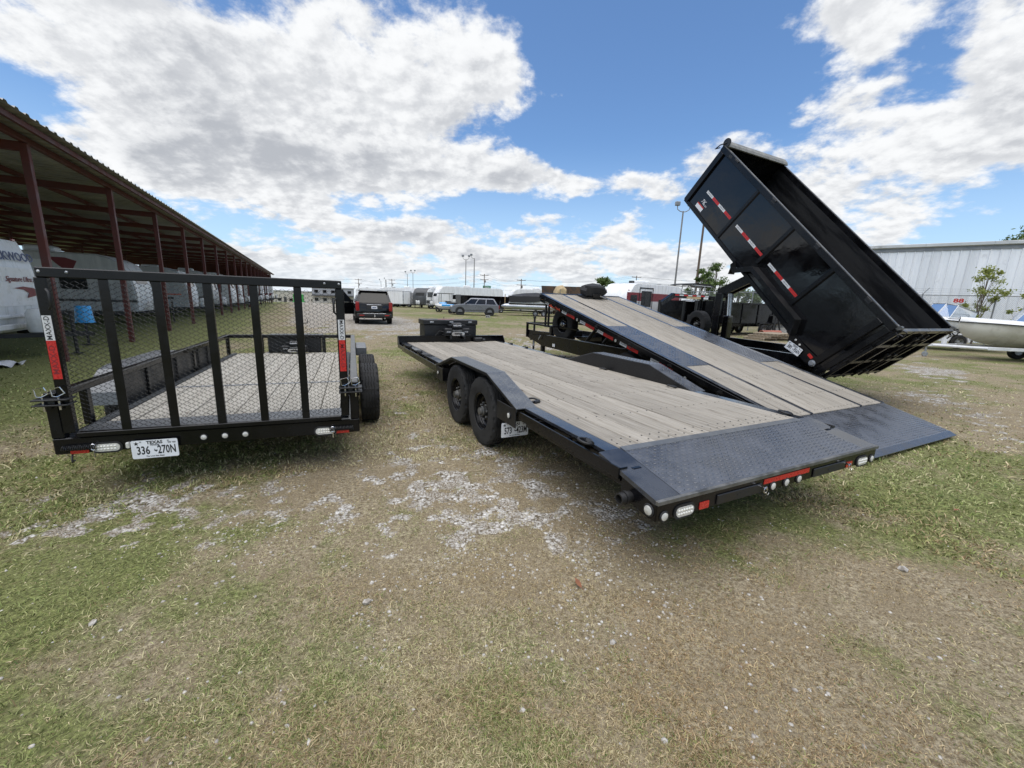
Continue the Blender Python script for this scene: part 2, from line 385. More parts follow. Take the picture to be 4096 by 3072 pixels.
def relief(x, y):
    d = np.hypot(x, y); k = 1/(1+d/14)
    return (fbm(x*1.6, y*1.6, 5, 4)-.5)*.05*k+(fbm(x*9, y*9, 9, 2)-.5)*.014*k
def gravel_b(x, y):
    """where crushed stone was spread"""
    ax = x+8.8; ay = y-24.2; across = ax*.879+ay*.477; along = -ax*.477+ay*.879     # the yard road, running past the black car
    road = np.exp(-(across/4.2)**4)*sst(along, -17, -3)
    road = road*(.72+.48*sst(along, -9, 2))
    near = .50*gs(x, y, -1.5, 5.6, 1.6, 3.4, .45)+.54*gs(x, y, -3.2, 2.75, 1.4, .7, .3)+.42*gs(x, y, -.7, 3.3, 1.6, .9)+.40*gs(x, y, .45, 2.75, 1.2, .6, -.5)+.40*gs(x, y, .1, 2.25, .8, .35)+.40*gs(x, y, -2.0, 3.0, 1.5, .6)+.5*gs(x, y, 1.2, 5.5, 1.4, 2.5, .45)
    right = .72*gs(x, y, 8.6, 7.6, 2.6, 1.0, .75)+.72*gs(x, y, 12.4, 12.0, 3.2, 1.1, .8)+.5*gs(x, y, 7.3, 5.9, 1.4, .6, .7)+.55*gs(x, y, 3, 12, 3, 6, .45)+.5*gs(x, y, 14, 20, 5, 6, 0)+.4*gs(x, y, 1.5, 20, 4, 6)
    return np.maximum(np.maximum(road, near), right)
def gravel_f(x, y):
    """0..1 : how much white crushed stone lies open"""
    b = gravel_b(x, y)
    n1 = fbm(x*.9+3, y*.9, 21, 4); n2 = fbm(x*4, y*4, 33, 3)
    streak = fbm((x*.88+y*.47)*1.6, (-x*.47+y*.88)*.35, 41, 3)
    n3 = fbm(x*8.5, y*8.5, 87, 3)
    v = b*(.74+.36*sst(np.hypot(x, y), 9, 17))+(n1-.5)*.75+(n2-.5)*.7+(streak-.5)*.5+(n3-.5)*1.25
    return sst(v, .56, 1.0)*np.clip(b*3, 0, 1)
def green_f(x, y):
    g_ = .56+(fbm(x*.6, y*.6, 51, 4)-.5)*1.0+(fbm(x*2.6, y*2.6, 61, 3)-.5)*.75+(fbm(x*9, y*9, 67, 2)-.5)*.5
    g_ = g_+.20*gs(x, y, 4.9, 3.6, 1.5, .75, -.5)+.28*gs(x, y, -2.7, 2.2, 1.6, 1.1)+.12*gs(x, y, .2, 1.55, .6, .3)-.42*gs(x, y, 1.2, 1.6, .55, .5)-.36*gs(x, y, 2.3, 2.15, .9, .5, .2)-.35*gs(x, y, .1, 2.15, .55, .3)-.30*gs(x, y, -.8, 2.0, .45, .25)
    lawn = sst(-(x+.54*y)-1.6, 0, 3.0)*sst(y, 3.5, 6)
    g_ = g_+.65*lawn-.28*np.clip(gravel_b(x, y)*1.6, 0, 1)
    g_ = g_+.3*gs(x, y, 6, 38, 9, 3)
    return np.clip(g_, 0, 1)
def brown_f(x, y):
    return np.clip(sst(fbm(x*.9, y*.9, 131, 4), .50, .66)*.75+.9*gs(x, y, 1.1, 1.65, .6, .4)+.8*gs(x, y, 2.4, 2.15, .9, .5, .2)+.8*gs(x, y, .1, 2.15, .6, .3)+.7*gs(x, y, -.85, 2.0, .45, .25)+.6*gs(x, y, 1.5, 2.75, 1.2, .5), 0, 1)
def graded(lo, hi, fine, a, b, k):
    """coordinates with fine spacing in a..b that grows by factor k outside"""
    c = list(np.arange(a, b, fine)); s = fine; v = c[-1]
    while v < hi: s *= k; v += s; c.append(v)
    s = fine; v = a; l = []
    while v > lo: s *= k; v -= s; l.append(v)
    return np.array(l[::-1]+c)
gx = graded(-1400, 1400, .055, -4.5, 5.5, 1.045); gy = graded(-60, 1800, .055, .8, 8.0, 1.040)
X, Y = np.meshgrid(gx, gy); nxg, nyg = len(gx), len(gy)
Z = terrain(X, Y)+relief(X, Y)
me = bpy.data.meshes.new('ground'); nv = nxg*nyg; me.vertices.add(nv)
me.vertices.foreach_set('co', np.stack([X, Y, Z], -1).astype(np.float32).ravel())
I, J = np.meshgrid(np.arange(nxg-1), np.arange(nyg-1)); a = (J*nxg+I).ravel()
quads = np.stack([a, a+1, a+1+nxg, a+nxg], 1).astype(np.int32); nf = len(quads)
me.loops.add(nf*4); me.loops.foreach_set('vertex_index', quads.ravel()); me.polygons.add(nf)
me.polygons.foreach_set('loop_start', np.arange(0, nf*4, 4, dtype=np.int32)); me.polygons.foreach_set('loop_total', np.full(nf, 4, np.int32))
me.polygons.foreach_set('use_smooth', np.ones(nf, bool)); me.update()
for nm, fn in (('gravel', gravel_f), ('green', green_f)):
    at = me.attributes.new(nm, 'FLOAT', 'POINT'); at.data.foreach_set('value', fn(X, Y).astype(np.float32).ravel())
def ground_mat():
    m = bpy.data.materials.new('ground_mat'); m.use_nodes = True; t = m.node_tree; b = t.nodes['Principled BSDF']; q = NG(t)
    co = q.n('ShaderNodeTexCoord').outputs['Object']
    gv = q.n('ShaderNodeAttribute', attribute_name='gravel').outputs['Fac']; gr = q.n('ShaderNodeAttribute', attribute_name='green').outputs['Fac']
    nz = q.noise(co, 38, 6, .65); nb = q.noise(co, 3.1, 5, .6); nf_ = q.noise(co, 120, 4, .6)
    streak = q.noise(q.vm('MULTIPLY', co, (1, 1, 1)), 9, 6, .7, 1.2)
    dry = q.mix(q.ramp(nz, .3, .7), (.15, .112, .065), (.48, .41, .28))
    dry = q.mix(q.ramp(nb, .35, .7), dry, (.27, .215, .135))
    grn = q.mix(q.ramp(nz, .3, .7), (.075, .088, .025), (.27, .29, .105))
    k = q.ramp(q.math('ADD', gr, q.math('MULTIPLY', q.math('SUBTRACT', streak, .5), .9)), .25, .8)
    soil = q.mix(k, dry, grn)
    soil = q.mix(q.ramp(nf_, .35, .62, .55, 0.), soil, (.075, .06, .04))
    vo = q.n('ShaderNodeTexVoronoi', feature='F1'); q.put(vo.inputs['Vector'], co); vo.inputs['Scale'].default_value = 34; vo.inputs['Randomness'].default_value = 1
    vo2 = q.n('ShaderNodeTexVoronoi', feature='F1'); q.put(vo2.inputs['Vector'], co); vo2.inputs['Scale'].default_value = 85
    sh = q.n('ShaderNodeSeparateColor'); q.put(sh.inputs[0], vo.outputs['Color'])
    st = q.mix(sh.outputs[0], (.36, .335, .29), (.70, .68, .635))
    st = q.mix(q.ramp(vo.outputs['Distance'], .35, .75), st, (.13, .105, .07))
    sh2 = q.n('ShaderNodeSeparateColor'); q.put(sh2.inputs[0], vo2.outputs['Color'])
    fn_ = q.mix(sh2.outputs[1], (.20, .165, .12), (.46, .42, .36)); fn_ = q.mix(q.ramp(vo2.outputs['Distance'], .4, .8), fn_, (.13, .105, .07))
    st = q.mix(q.ramp(q.noise(co, 6, 3), .4, .6), st, fn_)
    f = q.ramp(q.math('ADD', gv, q.math('MULTIPLY', q.math('SUBTRACT', q.noise(co, 16, 5, .7), .5), 1.0)), .30, .62)
    q.put(b.inputs['Base Color'], q.mix(f, soil, st)); b.inputs['Roughness'].default_value = .95; b.inputs['Specular IOR Level'].default_value = .15
    hgt = q.mix(f, q.xyz(nz, nz, nz), q.mix(1., (1., 1., 1.), vo.outputs['Distance'], 'SUBTRACT'))
    bp = q.n('ShaderNodeBump'); bp.inputs['Strength'].default_value = .9; bp.inputs['Distance'].default_value = .02; q.put(bp.inputs['Height'], hgt); q.put(b.inputs['Normal'], bp.outputs[0])
    M['ground'] = m
ground_mat()
GR = link('ground', me, None, 'ground'); GR['kind'] = 'structure'

# ------------------------------------------------------------------ grass blades: one object, denser near the camera
def scatter(n, rmin, rmax, power=1.0, spread=2.2):
    """points ahead of the camera, roughly even in the picture"""
    u = RNG.random(n); r = 1/(1/rmin+u**power*(1/rmax-1/rmin)); th = (RNG.random(n)-.5)*2*math.atan(spread)
    return r*np.sin(th), r*np.cos(th), r
def build_tris(name, co, tri, attrs, matname, kind='stuff'):
    m_ = bpy.data.meshes.new(name); m_.vertices.add(len(co)); m_.vertices.foreach_set('co', co.astype(np.float32).ravel())
    k = len(tri); m_.loops.add(k*3); m_.loops.foreach_set('vertex_index', tri.astype(np.int32).ravel()); m_.polygons.add(k)
    m_.polygons.foreach_set('loop_start', np.arange(0, k*3, 3, dtype=np.int32)); m_.polygons.foreach_set('loop_total', np.full(k, 3, np.int32)); m_.update()
    for an, av in attrs.items():
        at = m_.attributes.new(an, 'FLOAT', 'POINT'); at.data.foreach_set('value', av.astype(np.float32))
    o = link(name, m_, None, matname); o['kind'] = kind; return o
def grass_mat():
    m = bpy.data.materials.new('grass_mat'); m.use_nodes = True; t = m.node_tree; b = t.nodes['Principled BSDF']; q = NG(t)
    rn = q.n('ShaderNodeAttribute', attribute_name='rnd').outputs['Fac']; gr = q.n('ShaderNodeAttribute', attribute_name='green').outputs['Fac']
    br = q.n('ShaderNodeAttribute', attribute_name='brown').outputs['Fac']
    dry = q.mix(br, q.mix(rn, (.22, .16, .075), (.78, .69, .43)), q.mix(rn, (.18, .095, .045), (.58, .39, .23))); grn = q.mix(rn, (.06, .105, .02), (.32, .38, .115))
    c = q.mix(gr, dry, grn)
    q.put(b.inputs['Base Color'], c); b.inputs['Roughness'].default_value = .6; b.inputs['Specular IOR Level'].default_value = .25
    tl = q.n('ShaderNodeBsdfTranslucent'); q.put(tl.inputs[0], c); mx = q.n('ShaderNodeMixShader'); mx.inputs[0].default_value = .25
    t.links.new(b.outputs[0], mx.inputs[1]); t.links.new(tl.outputs[0], mx.inputs[2]); t.links.new(mx.outputs[0], t.nodes['Material Output'].inputs[0]); M['grass'] = m
grass_mat()
def blades(n, rmin, rmax, L0, L1, W0, seed, lie):
    x, y, r = scatter(n, rmin, rmax)
    gv = gravel_f(x, y); gg = green_f(x, y); cl = fbm(x*5, y*5, seed, 3)
    keep = RNG.random(n) < np.clip(1.15-gv*.95, .12, 1)*np.clip(.25+1.5*cl, .2, 1)
    x, y, r, gg, cl = x[keep], y[keep], r[keep], gg[keep], cl[keep]; k = len(x)
    z = terrain(x, y)+relief(x, y)-.004
    L = (L0+(L1-L0)*RNG.random(k)**2)*(.55+.9*cl)*(.75+.5*gg)
    wd = W0*(.6+.8*RNG.random(k))*np.clip(r/2.6, .9, 3.2)                # far blades stand for small bunches
    an = RNG.random(k)*6.283+2*fbm(x*1.5, y*1.5, seed+3, 2); ln = lie[0]+(lie[1]-lie[0])*RNG.random(k)
    d = np.stack([np.cos(an)*np.sin(ln), np.sin(an)*np.sin(ln), np.cos(ln)], 1)
    b2 = an+RNG.normal(0, .7, k); ln2 = np.minimum(ln+.5, 1.62)
    d2 = np.stack([np.cos(b2)*np.sin(ln2), np.sin(b2)*np.sin(ln2), np.cos(ln2)], 1)
    sd = np.stack([-np.sin(an), np.cos(an), RNG.normal(0, .5, k)], 1)
    p = np.stack([x, y, z], 1); h = wd[:, None]/2
    mid = p+d*(L*.5)[:, None]; tip = mid+d2*(L*.5)[:, None]
    tip[:, 2] = np.maximum(tip[:, 2], z+.002); mid[:, 2] = np.maximum(mid[:, 2], z+.004)
    V = np.stack([p-sd*h, p+sd*h, mid+sd*h*.8, mid-sd*h*.8, tip], 1).reshape(-1, 3)
    base = (np.arange(k)*5)[:, None]
    tri = np.concatenate([base+np.array([[0, 1, 2]]), base+np.array([[0, 2, 3]]), base+np.array([[3, 2, 4]])], 0)
    gsel = np.where(RNG.random(k) < np.clip(gg*1.05-.03, 0, 1), .55+.45*RNG.random(k), .30*RNG.random(k))
    return V, tri, np.repeat(RNG.random(k), 5), np.repeat(gsel, 5), np.repeat(brown_f(x, y)*(.4+.6*RNG.random(k)), 5)
parts = [blades(410000, .95, 7.0, .014, .046, .0034, 71, (.85, 1.5)), blades(60000, 1.0, 5.0, .018, .056, .0033, 72, (.35, 1.3)), blades(120000, 4.0, 34, .03, .07, .0046, 73, (.4, 1.35))]
o = 0; VV, TT_, RR, GG, BB = [], [], [], [], []
for v, t, r, gq, bq in parts: VV.append(v); TT_.append(t+o); RR.append(r); GG.append(gq); BB.append(bq); o += len(v)
build_tris('grass', np.concatenate(VV), np.concatenate(TT_), {'rnd': np.concatenate(RR), 'green': np.concatenate(GG), 'brown': np.concatenate(BB)}, 'grass')
# ------------------------------------------------------------------ loose white stones: one object
mat('stone', (.27, .24, .20), (.56, .53, .48), 30, rough=(.85, .95), c3=(.25, .22, .17), s3=25, lo3=.55, hi3=.8)
ico = np.array([(0, 0, 1), (.894, 0, .447), (.276, .851, .447), (-.724, .526, .447), (-.724, -.526, .447), (.276, -.851, .447), (.724, .526, -.447), (-.276, .851, -.447), (-.894, 0, -.447), (-.276, -.851, -.447), (.724, -.526, -.447), (0, 0, -1)])
icf = np.array([(0, 1, 2), (0, 2, 3), (0, 3, 4), (0, 4, 5), (0, 5, 1), (1, 6, 2), (2, 7, 3), (3, 8, 4), (4, 9, 5), (5, 10, 1), (2, 6, 7), (3, 7, 8), (4, 8, 9), (5, 9, 10), (1, 10, 6)])
def stones(n, rmin, rmax, s0, s1, thr):
    x, y, r = scatter(n, rmin, rmax); gv = gravel_f(x, y); gb = np.clip(gravel_b(x, y)*1.5, 0, 1)
    keep = RNG.random(n) < np.maximum(.55*gv**1.2, thr+.10*gb*sst(fbm(x*3.1, y*3.1, 97, 3), .35, .7)); x, y, r = x[keep], y[keep], r[keep]; k = len(x)
    s = (s0+(s1-s0)*RNG.random(k)**2.5)*np.clip(r/4.5, 1, 2.4); an = RNG.random(k)*6.283
    V = ico[None]*(1+RNG.normal(0, .16, (k, 12)))[..., None]*s[:, None, None]*np.stack([np.ones(k), .6+.4*RNG.random(k), .45+.35*RNG.random(k)], 1)[:, None]
    c, sn = np.cos(an)[:, None], np.sin(an)[:, None]
    Vx = V[..., 0]*c-V[..., 1]*sn; Vy = V[..., 0]*sn+V[..., 1]*c
    z = terrain(x, y)+relief(x, y)-s*.05
    P = np.stack([Vx+x[:, None], Vy+y[:, None], V[..., 2]+z[:, None]], -1).reshape(-1, 3)
    return P, (np.arange(k)*12)[:, None, None]+icf[None]
a1, t1 = stones(160000, 1.5, 20, .004, .013, .0008); a2, t2 = stones(9000, 1.3, 12, .008, .022, .0012)
build_tris('gravel', np.concatenate([a1, a2]), np.concatenate([t1.reshape(-1, 3), t2.reshape(-1, 3)+len(a1)]), {}, 'stone')
def gz(x, y):
    xx, yy = np.array([float(x)]), np.array([float(y)]); return float((terrain(xx, yy)+relief(xx, yy))[0])
# a few single stones and fallen leaves that stand out on the grass
def lone_stone(x, y, s, label, seed):
    rg = np.random.default_rng(seed); V = ico*(1+rg.normal(0, .14, 12))[:, None]*s*np.array([1, .75, .55]); mb = MB().add([tuple(v) for v in V], [tuple(f) for f in icf])
    tag(ob('stone', mb, 'stone', mx=Tm(x, y, gz(x, y)+s*.3) @ Rm(seed, 'Z'), smooth=50), label, 'stone', 'single pale stones on the grass')
lone_stone(2.62, 2.38, .035, 'pale rounded stone lying alone on brown grass right of the hauler tail', 3)
lone_stone(-.76, 1.94, .028, 'small pale stone lying alone on dry grass in front of the mesh gate', 4)
lone_stone(-2.05, 1.72, .022, 'small white stone half sunk in green grass', 5)
def leaf(x, y, s, rz, label):
    v = [(0, 0, 0), (.35, .16, .02), (.7, .2, .05), (1, .05, .03), (1.25, .0, .06), (.8, -.2, .08), (.4, -.17, .05)]
    mb = MB().add([(a*s, b*s, c*s+.012) for a, b, c in v], [(0, 1, 6), (1, 2, 5, 6), (2, 3, 5), (3, 4, 5)]); mb.path([(0, 0, .012), (-.3*s, .02*s, .02), (-.5*s, .1*s, .03)], .0016, 4)
    tag(ob('fallen_leaf', mb, 'leaf_brown', mx=Tm(x, y, gz(x, y)+.012) @ Rm(rz, 'Z')), label, 'leaf', 'brown leaves fallen on the grass')
leaf(.45, 2.07, .075, 1.9, 'curled reddish brown leaf lying on the grass in front of the car hauler')
leaf(3.85, 3.22, .06, .4, 'flat reddish brown leaf on the bright green grass beside the hauler tail')
# ================================================================== shared trailer pieces
CACHE = {}
def tyre_mesh(r, w, rb, tread=True, n=80):
    key = ('ty', r, w, rb, tread)
    if key in CACHE: return CACHE[key]
    hw = w/2; mb = MB(); vs = []; fs = []
    prof = [(rb*.93, -hw*.70, 0), (rb, -hw*.78, 0), (rb*1.03, -hw*.93, 0), ((rb+r)/2*.98, -hw*1.0, 0), (r*.90, -hw*.99, 0), (r*.945, -hw*.95, 0), (r*.965, -hw*.93, 2), (r*.985, -hw*.84, 2)]
    k = 5; wgr = .018
    edges = np.linspace(-.74, .74, k+1)
    mid = []
    for i in range(k):
        a, b = edges[i], edges[i+1]
        mid += [(r, hw*(a+.035), 1), (r, hw*(b-.035), 1)]
        if i < k-1: mid += [(r-.014, hw*(b-.03), 3), (r-.014, hw*(b+.03), 3)]
    prof = prof+mid+[(a, -b, c) for a, b, c in reversed(prof)]
    m = len(prof)
    for i in range(n):
        a = 2*math.pi*i/n; zg = hw*.035*(1 if (i//2) % 2 else -1)
        for j, (rr, t, kd) in enumerate(prof):
            q = rr
            if tread and kd == 2 and i % 4 == 0: q = rr-.018
            if tread and kd == 1 and (i+2*j) % 8 == 0: q = rr-.010
            tt = t+(zg if kd in (1, 3) and tread else 0)
            vs.append((tt, q*math.cos(a), q*math.sin(a)))
    for i in range(n):
        for j in range(m-1):
            i2 = (i+1) % n; fs.append((i*m+j, i*m+j+1, i2*m+j+1, i2*m+j))
    me = MB().add(vs, fs).mesh('tyre', 28); CACHE[key] = me; return me
def rim_mesh(rb, w, side, holes=8):
    key = ('rim', rb, w, side, holes)
    if key in CACHE: return CACHE[key]
    mb = MB(); s = side; o = s*w/2*.80
    mb.lathe([(rb*1.02, o-s*.004), (rb*1.0, o+s*.004), (rb*.95, o-s*.004), (rb*.92, o-s*.035), (rb*.88, o-s*.06), (rb*.80, o-s*.075)], (0, 0, 0), 'x', 40, cap=False)
    mb.lathe([(rb*.88, -o), (rb*.88, o-s*.05)], (0, 0, 0), 'x', 32, cap=False)
    d = o-s*.075
    mb.lathe([(rb*.87, d-s*.045), (rb*.5, d-s*.03), (0, d-s*.03)], (0, 0, 0), 'x', 24, cap=False)
    for k in range(holes):
        a0 = 2*math.pi*k/holes; a1 = a0+2*math.pi/holes*.62
        pts = []
        for q in range(4):
            a = a0+(a1-a0)*q/3
            pts.append((a, rb*.80)); 
        vs = [(d, r*math.cos(a), r*math.sin(a)) for r in (rb*.81, rb*.55) for a in [p[0] for p in pts]]
        vs += [(d-s*.004, y, z) for (_, y, z) in vs]
        fs = [(i, i+1, 4+i+1, 4+i) for i in range(3)]+[(8+i, 12+i, 12+i+1, 8+i+1) for i in range(3)]
        fs += [(i, i+8, i+12, i+4) for i in (0,)]+[(3, 7, 15, 11)]
        mb.add(vs, fs)
    mb.lathe([(rb*.56, d), (rb*.50, d+s*.012), (rb*.40, d+s*.012), (rb*.38, d+s*.03), (0, d+s*.03)], (0, 0, 0), 'x', 32, cap=False)
    me = mb.mesh('rim', 30); CACHE[key] = me; return me
def hub_mesh(rb, w, side, nl=8):
    key = ('hub', rb, w, side)
    if key in CACHE: return CACHE[key]
    s = side; d = s*w/2*.80-s*.045; mb = MB()
    mb.lathe([(rb*.27, d), (rb*.27, d+s*.035), (rb*.22, d+s*.045), (rb*.20, d+s*.075), (rb*.10, d+s*.08), (0, d+s*.08)], (0, 0, 0), 'x', 18)
    for k in range(nl):
        a = 2*math.pi*k/nl; c = (0, rb*.44*math.cos(a), rb*.44*math.sin(a))
        mb.lathe([(.012, d), (.012, d+s*.022), (.007, d+s*.028), (0, d+s*.028)], c, 'x', 6)
    me = mb.mesh('hub', 30); CACHE[key] = me; return me
def wheel(parent, x, y, z, r=.39, w=.21, side=-1, rim='black_paint', hub='worn_steel', rb=None, rot=0., mx=None, tread=True):
    rb = rb or r*.54
    t = link('tyre', tyre_mesh(r, w, rb, tread), parent, 'rubber', (mx or Tm(x, y, z)) @ Rm(rot, 'X'))
    link('rim', rim_mesh(rb, w, side), t, rim); link('hub', hub_mesh(rb, w, side), t, hub)
    return t
def lugs(name, parent, p0, du, dv, nu_len, nv_len, m, pitch=.034, hgt=.0022, mx=None):
    """raised tread lugs over the patch p0 + u*du + v*dv (du, dv unit vectors)"""
    p0, du, dv = Vector(p0), Vector(du).normalized(), Vector(dv).normalized(); nn = du.cross(dv)
    nu, nv = max(1, int(nu_len/pitch)), max(1, int(nv_len/pitch)); mb = MB()
    for i in range(nu):
        for j in range(nv):
            c = p0+du*((i+.5)*nu_len/nu)+dv*((j+.5)*nv_len/nv)
            s = 1 if (i+j) % 2 else -1
            a = (du+dv*s).normalized(); b = nn.cross(a)
            L, w = pitch*.44, pitch*.15
            mb.add([c+a*L, c+b*w, c-a*L, c-b*w, c+a*L*.5+nn*hgt, c-a*L*.5+nn*hgt], [(0, 1, 5, 4), (1, 2, 5), (2, 3, 4, 5), (3, 0, 4)])
    return ob(name, mb, m, parent, mx=mx, kind='stuff')
def rrect(w, h, r, n=5):
    pts = []
    for cx, cy, a0 in ((w/2-r, h/2-r, 0), (-w/2+r, h/2-r, 90), (-w/2+r, -h/2+r, 180), (w/2-r, -h/2+r, 270)):
        for k in range(n+1):
            a = R_(a0+90*k/n); pts.append((cx+r*math.cos(a), cy+r*math.sin(a)))
    return pts
def plate(parent, mx, number, name='license_plate'):
    """mx: local X right, Y up, Z out of the face"""
    o = ob(name, MB().prism(rrect(.305, .152, .012), 'z', 0, .003), 'plate_white', parent, mx=mx)
    t = lambda s, size, x, y, sx=1, m='ink_black', b=0., al='CENTER': text(s, size, m, o, Tm(x, y, .0034), sx=sx, bold=b, align=al)
    t('TEXAS', .036, 0, .054, 1.0, b=.0012); t('TRAILER', .015, 0, .033, 1.1, b=.0005)
    a, b = number
    t(a, .096, -.078, -.012, .60, b=.002); t(b, .096, .076, -.012, .56, b=.002)
    t('The Lone Star State', .014, -.005, -.060, 1.05, b=.0004)
    st = []
    for k in range(10):
        an = math.pi/2+k*math.pi/5; r = .018 if k % 2 == 0 else .0075; st.append((-.118+r*math.cos(an), .050+r*math.sin(an)))
    ob('star_emblem', MB().prism(st, 'z', .003, .0036), 'ink_black', o)
    tx = [(-.012, .010), (-.004, .010), (-.004, .003), (.012, .001), (.013, -.004), (.006, -.008), (.003, -.015), (-.003, -.009), (-.007, -.006), (-.013, -.001), (-.006, .001)]
    ob('state_emblem', MB().prism([(x+.002, y-.012) for x, y in tx], 'z', .003, .0036), 'ink_black', o)
    sb = MB()
    for x in (.098, .128): sb.box(x-.012, x+.012, .047, .052, .003, .0035); sb.box(x-.010, x+.010, .040, .043, .003, .0035)
    ob('registration_marks', sb, 'ink_black', o)
    for x in (-.09, .09): ob('plate_bolt', MB().lathe([(.006, 0), (.006, .006), (0, .007)], (x, .064, 0), 'z', 8), 'galvanised', o)
    return o
def oval_light(parent, mx, w=.165, h=.06, lens='lens_clear', cells=6):
    o = ob('tail_light', MB().prism(rrect(w, h, h*.48, 8), 'z', .004, .012), lens, parent, mx=mx, smooth=40)
    ob('grommet', MB().prism(rrect(w+.03, h+.03, (h+.03)*.48, 8), 'z', 0, .007), 'trim_black', o)
    c = MB()
    for i in range(cells):
        for j in (-1, 1):
            c.lathe([(.0095, .011), (.008, .015), (.004, .017), (0, .0175)], ((i-(cells-1)/2)*.021, j*.011, 0), 'z', 8)
    ob('led_cells', c, 'lens_cell', o, smooth=60); return o
def round_light(parent, mx, r=.022, lens='lens_clear', name='clearance_light'):
    o = ob(name, MB().lathe([(r, .002), (r*.95, .010), (r*.6, .014), (0, .016)], (0, 0, 0), 'z', 16), lens, parent, mx=mx, smooth=50)
    ob('grommet', MB().lathe([(r*1.35, 0), (r*1.35, .004), (r*1.2, .008), (r*.98, .007), (r*.98, 0)], (0, 0, 0), 'z', 16, cap=False), 'trim_black', o, smooth=50)
    return o
def dring(parent, mx, s=1., m='black_satin'):
    """tie-down ring lying in local XY, bracket across X at y=0"""
    mb = MB(); pts = []
    for k in range(13):
        a = R_(-20+220*k/12); pts.append((.052*s*math.cos(a), .03*s+.05*s*math.sin(a), .012*s+.012*s*max(0, math.sin(a))))
    mb.path(pts, .0085*s, 7, closed=True)
    o = ob('tie_down_ring', mb, m, parent, smooth=60, mx=mx)
    ob('ring_bracket', MB().prism([(-.02*s, 0), (.02*s, 0), (.02*s, .012*s), (.008*s, .022*s), (-.008*s, .022*s), (-.02*s, .012*s)], 'x', -.03*s, .03*s), m, o, mx=Tm(0, .006*s, 0))
    return o
def winch(parent, mx, label='APEX', rating='12000', brand='BADLAND', m='black_satin'):
    """x across, y forward (away from deck), z up; origin on the mount under the drum"""
    o = ob('winch', MB().cbox(-.30, -.11, -.08, .08, .10, .24, .02).cbox(.11, .30, -.08, .08, .10, .24, .02).cbox(-.12, .12, -.07, .07, .22, .36, .03).box(-.2, .2, -.07, .07, .30, .315), m, parent, mx=mx)
    dm = MB().lathe([(.055, -.11), (.055, -.1), (.042, -.095), (.046, -.05), (.042, 0), (.046, .05), (.042, .095), (.055, .1), (.055, .11)], (0, 0, .17), 'x', 16)
    ob('winch_drum', dm, 'worn_steel', o, smooth=40)
    fl = MB(); outr = rrect(.30, .085, .04, 6); inn = rrect(.18, .03, .014, 6); n = len(outr); vs = [(x, -.13, z+.12) for x, z in outr]+[(x, -.13, z+.12) for x, z in inn]+[(x, -.095, z+.12) for x, z in outr]+[(x, -.095, z+.12) for x, z in inn]
    fs = []
    for i in range(n):
        j = (i+1) % n; fs += [(i, j, n+j, n+i), (i, 2*n+i, 2*n+j, j), (n+i, n+j, 3*n+j, 3*n+i), (2*n+i, 3*n+i, 3*n+j, 2*n+j)]
    ob('fairlead', fl.add(vs, fs), 'chrome', o, smooth=40)
    hk = MB().path([(.05, -.13, .10), (.07, -.17, .09), (.10, -.19, .06), (.13, -.18, .05), (.14, -.16, .08)], [.014, .016, .018, .014, .008], 8)
    ob('winch_hook', hk, 'black_satin', o, smooth=50)
    mt = MB().box(-.32, .32, -.095, .09, .085, .1)
    for x in (-.16, .16): mt.add([(x-.02, -.10, 0), (x+.02, -.10, 0), (x+.02, -.10, .1), (x-.02, -.10, .1), (x-.02, .07, -.01), (x+.02, .07, -.01), (x+.02, .07, .1), (x-.02, .07, .1)], [(0, 1, 2, 3), (4, 7, 6, 5), (0, 3, 7, 4), (1, 5, 6, 2), (3, 2, 6, 7), (0, 4, 5, 1)])
    ob('winch_mount', mt, m, o)
    cb = MB().path([(-.30, .0, .16), (-.38, .05, .17), (-.46, .08, .08), (-.5, .1, .0)], .009, 6)
    ob('power_cable', cb, 'trim_black', o, smooth=60)
    fr = frame((0, -.0715, .30), (1, 0, 0), (0, 0, 1))
    text(brand, .045, 'ink_white', o, fr, bold=.0015, sx=.9)
    text(label, .04, 'ink_white', o, frame((-.205, -.0815, .16), (1, 0, 0), (0, 0, 1)), sx=1.1)
    text(rating, .034, 'ink_white', o, frame((.205, -.0815, .16), (1, 0, 0), (0, 0, 1)), sx=1.0)
    return o
def tape_run(parent, segs, mxf, h=.05, words='MAXX-D', size=.03, mat_txt='ink_black'):
    """segs: (start, end, colour) along a line; mxf(mid) -> frame with X along the tape and Z out"""
    for a, b, c in segs:
        o = ob('reflective_tape', MB().box(-(b-a)/2, (b-a)/2, -h/2, h/2, 0, .0015), 'tape_'+c, parent, mx=mxf((a+b)/2))
        if words: text(words, size, 'tape_white' if False else ('ink_black' if c == 'white' else 'ink_maroon'), o, Tm(0, 0, .0016), ext=.0003, sx=1.15)
def plank_mesh(w, L, t):
    key = ('pl', round(w, 4), round(L, 4), t)
    if key not in CACHE: CACHE[key] = MB().cbox(-w/2, w/2, 0, L, -t, 0, .006).mesh('plank')
    return CACHE[key]
def planks(parent, xs, w, y0, L, z, m, mx=I4, t=.04, gap=.011, name='plank', jit=.002):
    for x in xs:
        o = link(name, plank_mesh(w-gap, L-random.choice((0, .004, .008)), t), parent, m, mx @ Tm(x, y0, z+random.uniform(-jit, jit)) @ Rm(random.uniform(-.004, .004), 'Y'))
def nails(parent, xs, ys, z, mx=I4, m='trim_black', off=.05):
    mb = MB()
    for y in ys:
        for x in xs:
            for d in (-off, off):
                mb.lathe([(.007, z), (.006, z+.0025), (0, z+.003)], (x+d+random.uniform(-.012, .012), y+random.uniform(-.008, .008), 0), 'z', 6)
    return ob('deck_screws', mb, m, parent, mx=mx, kind='stuff')
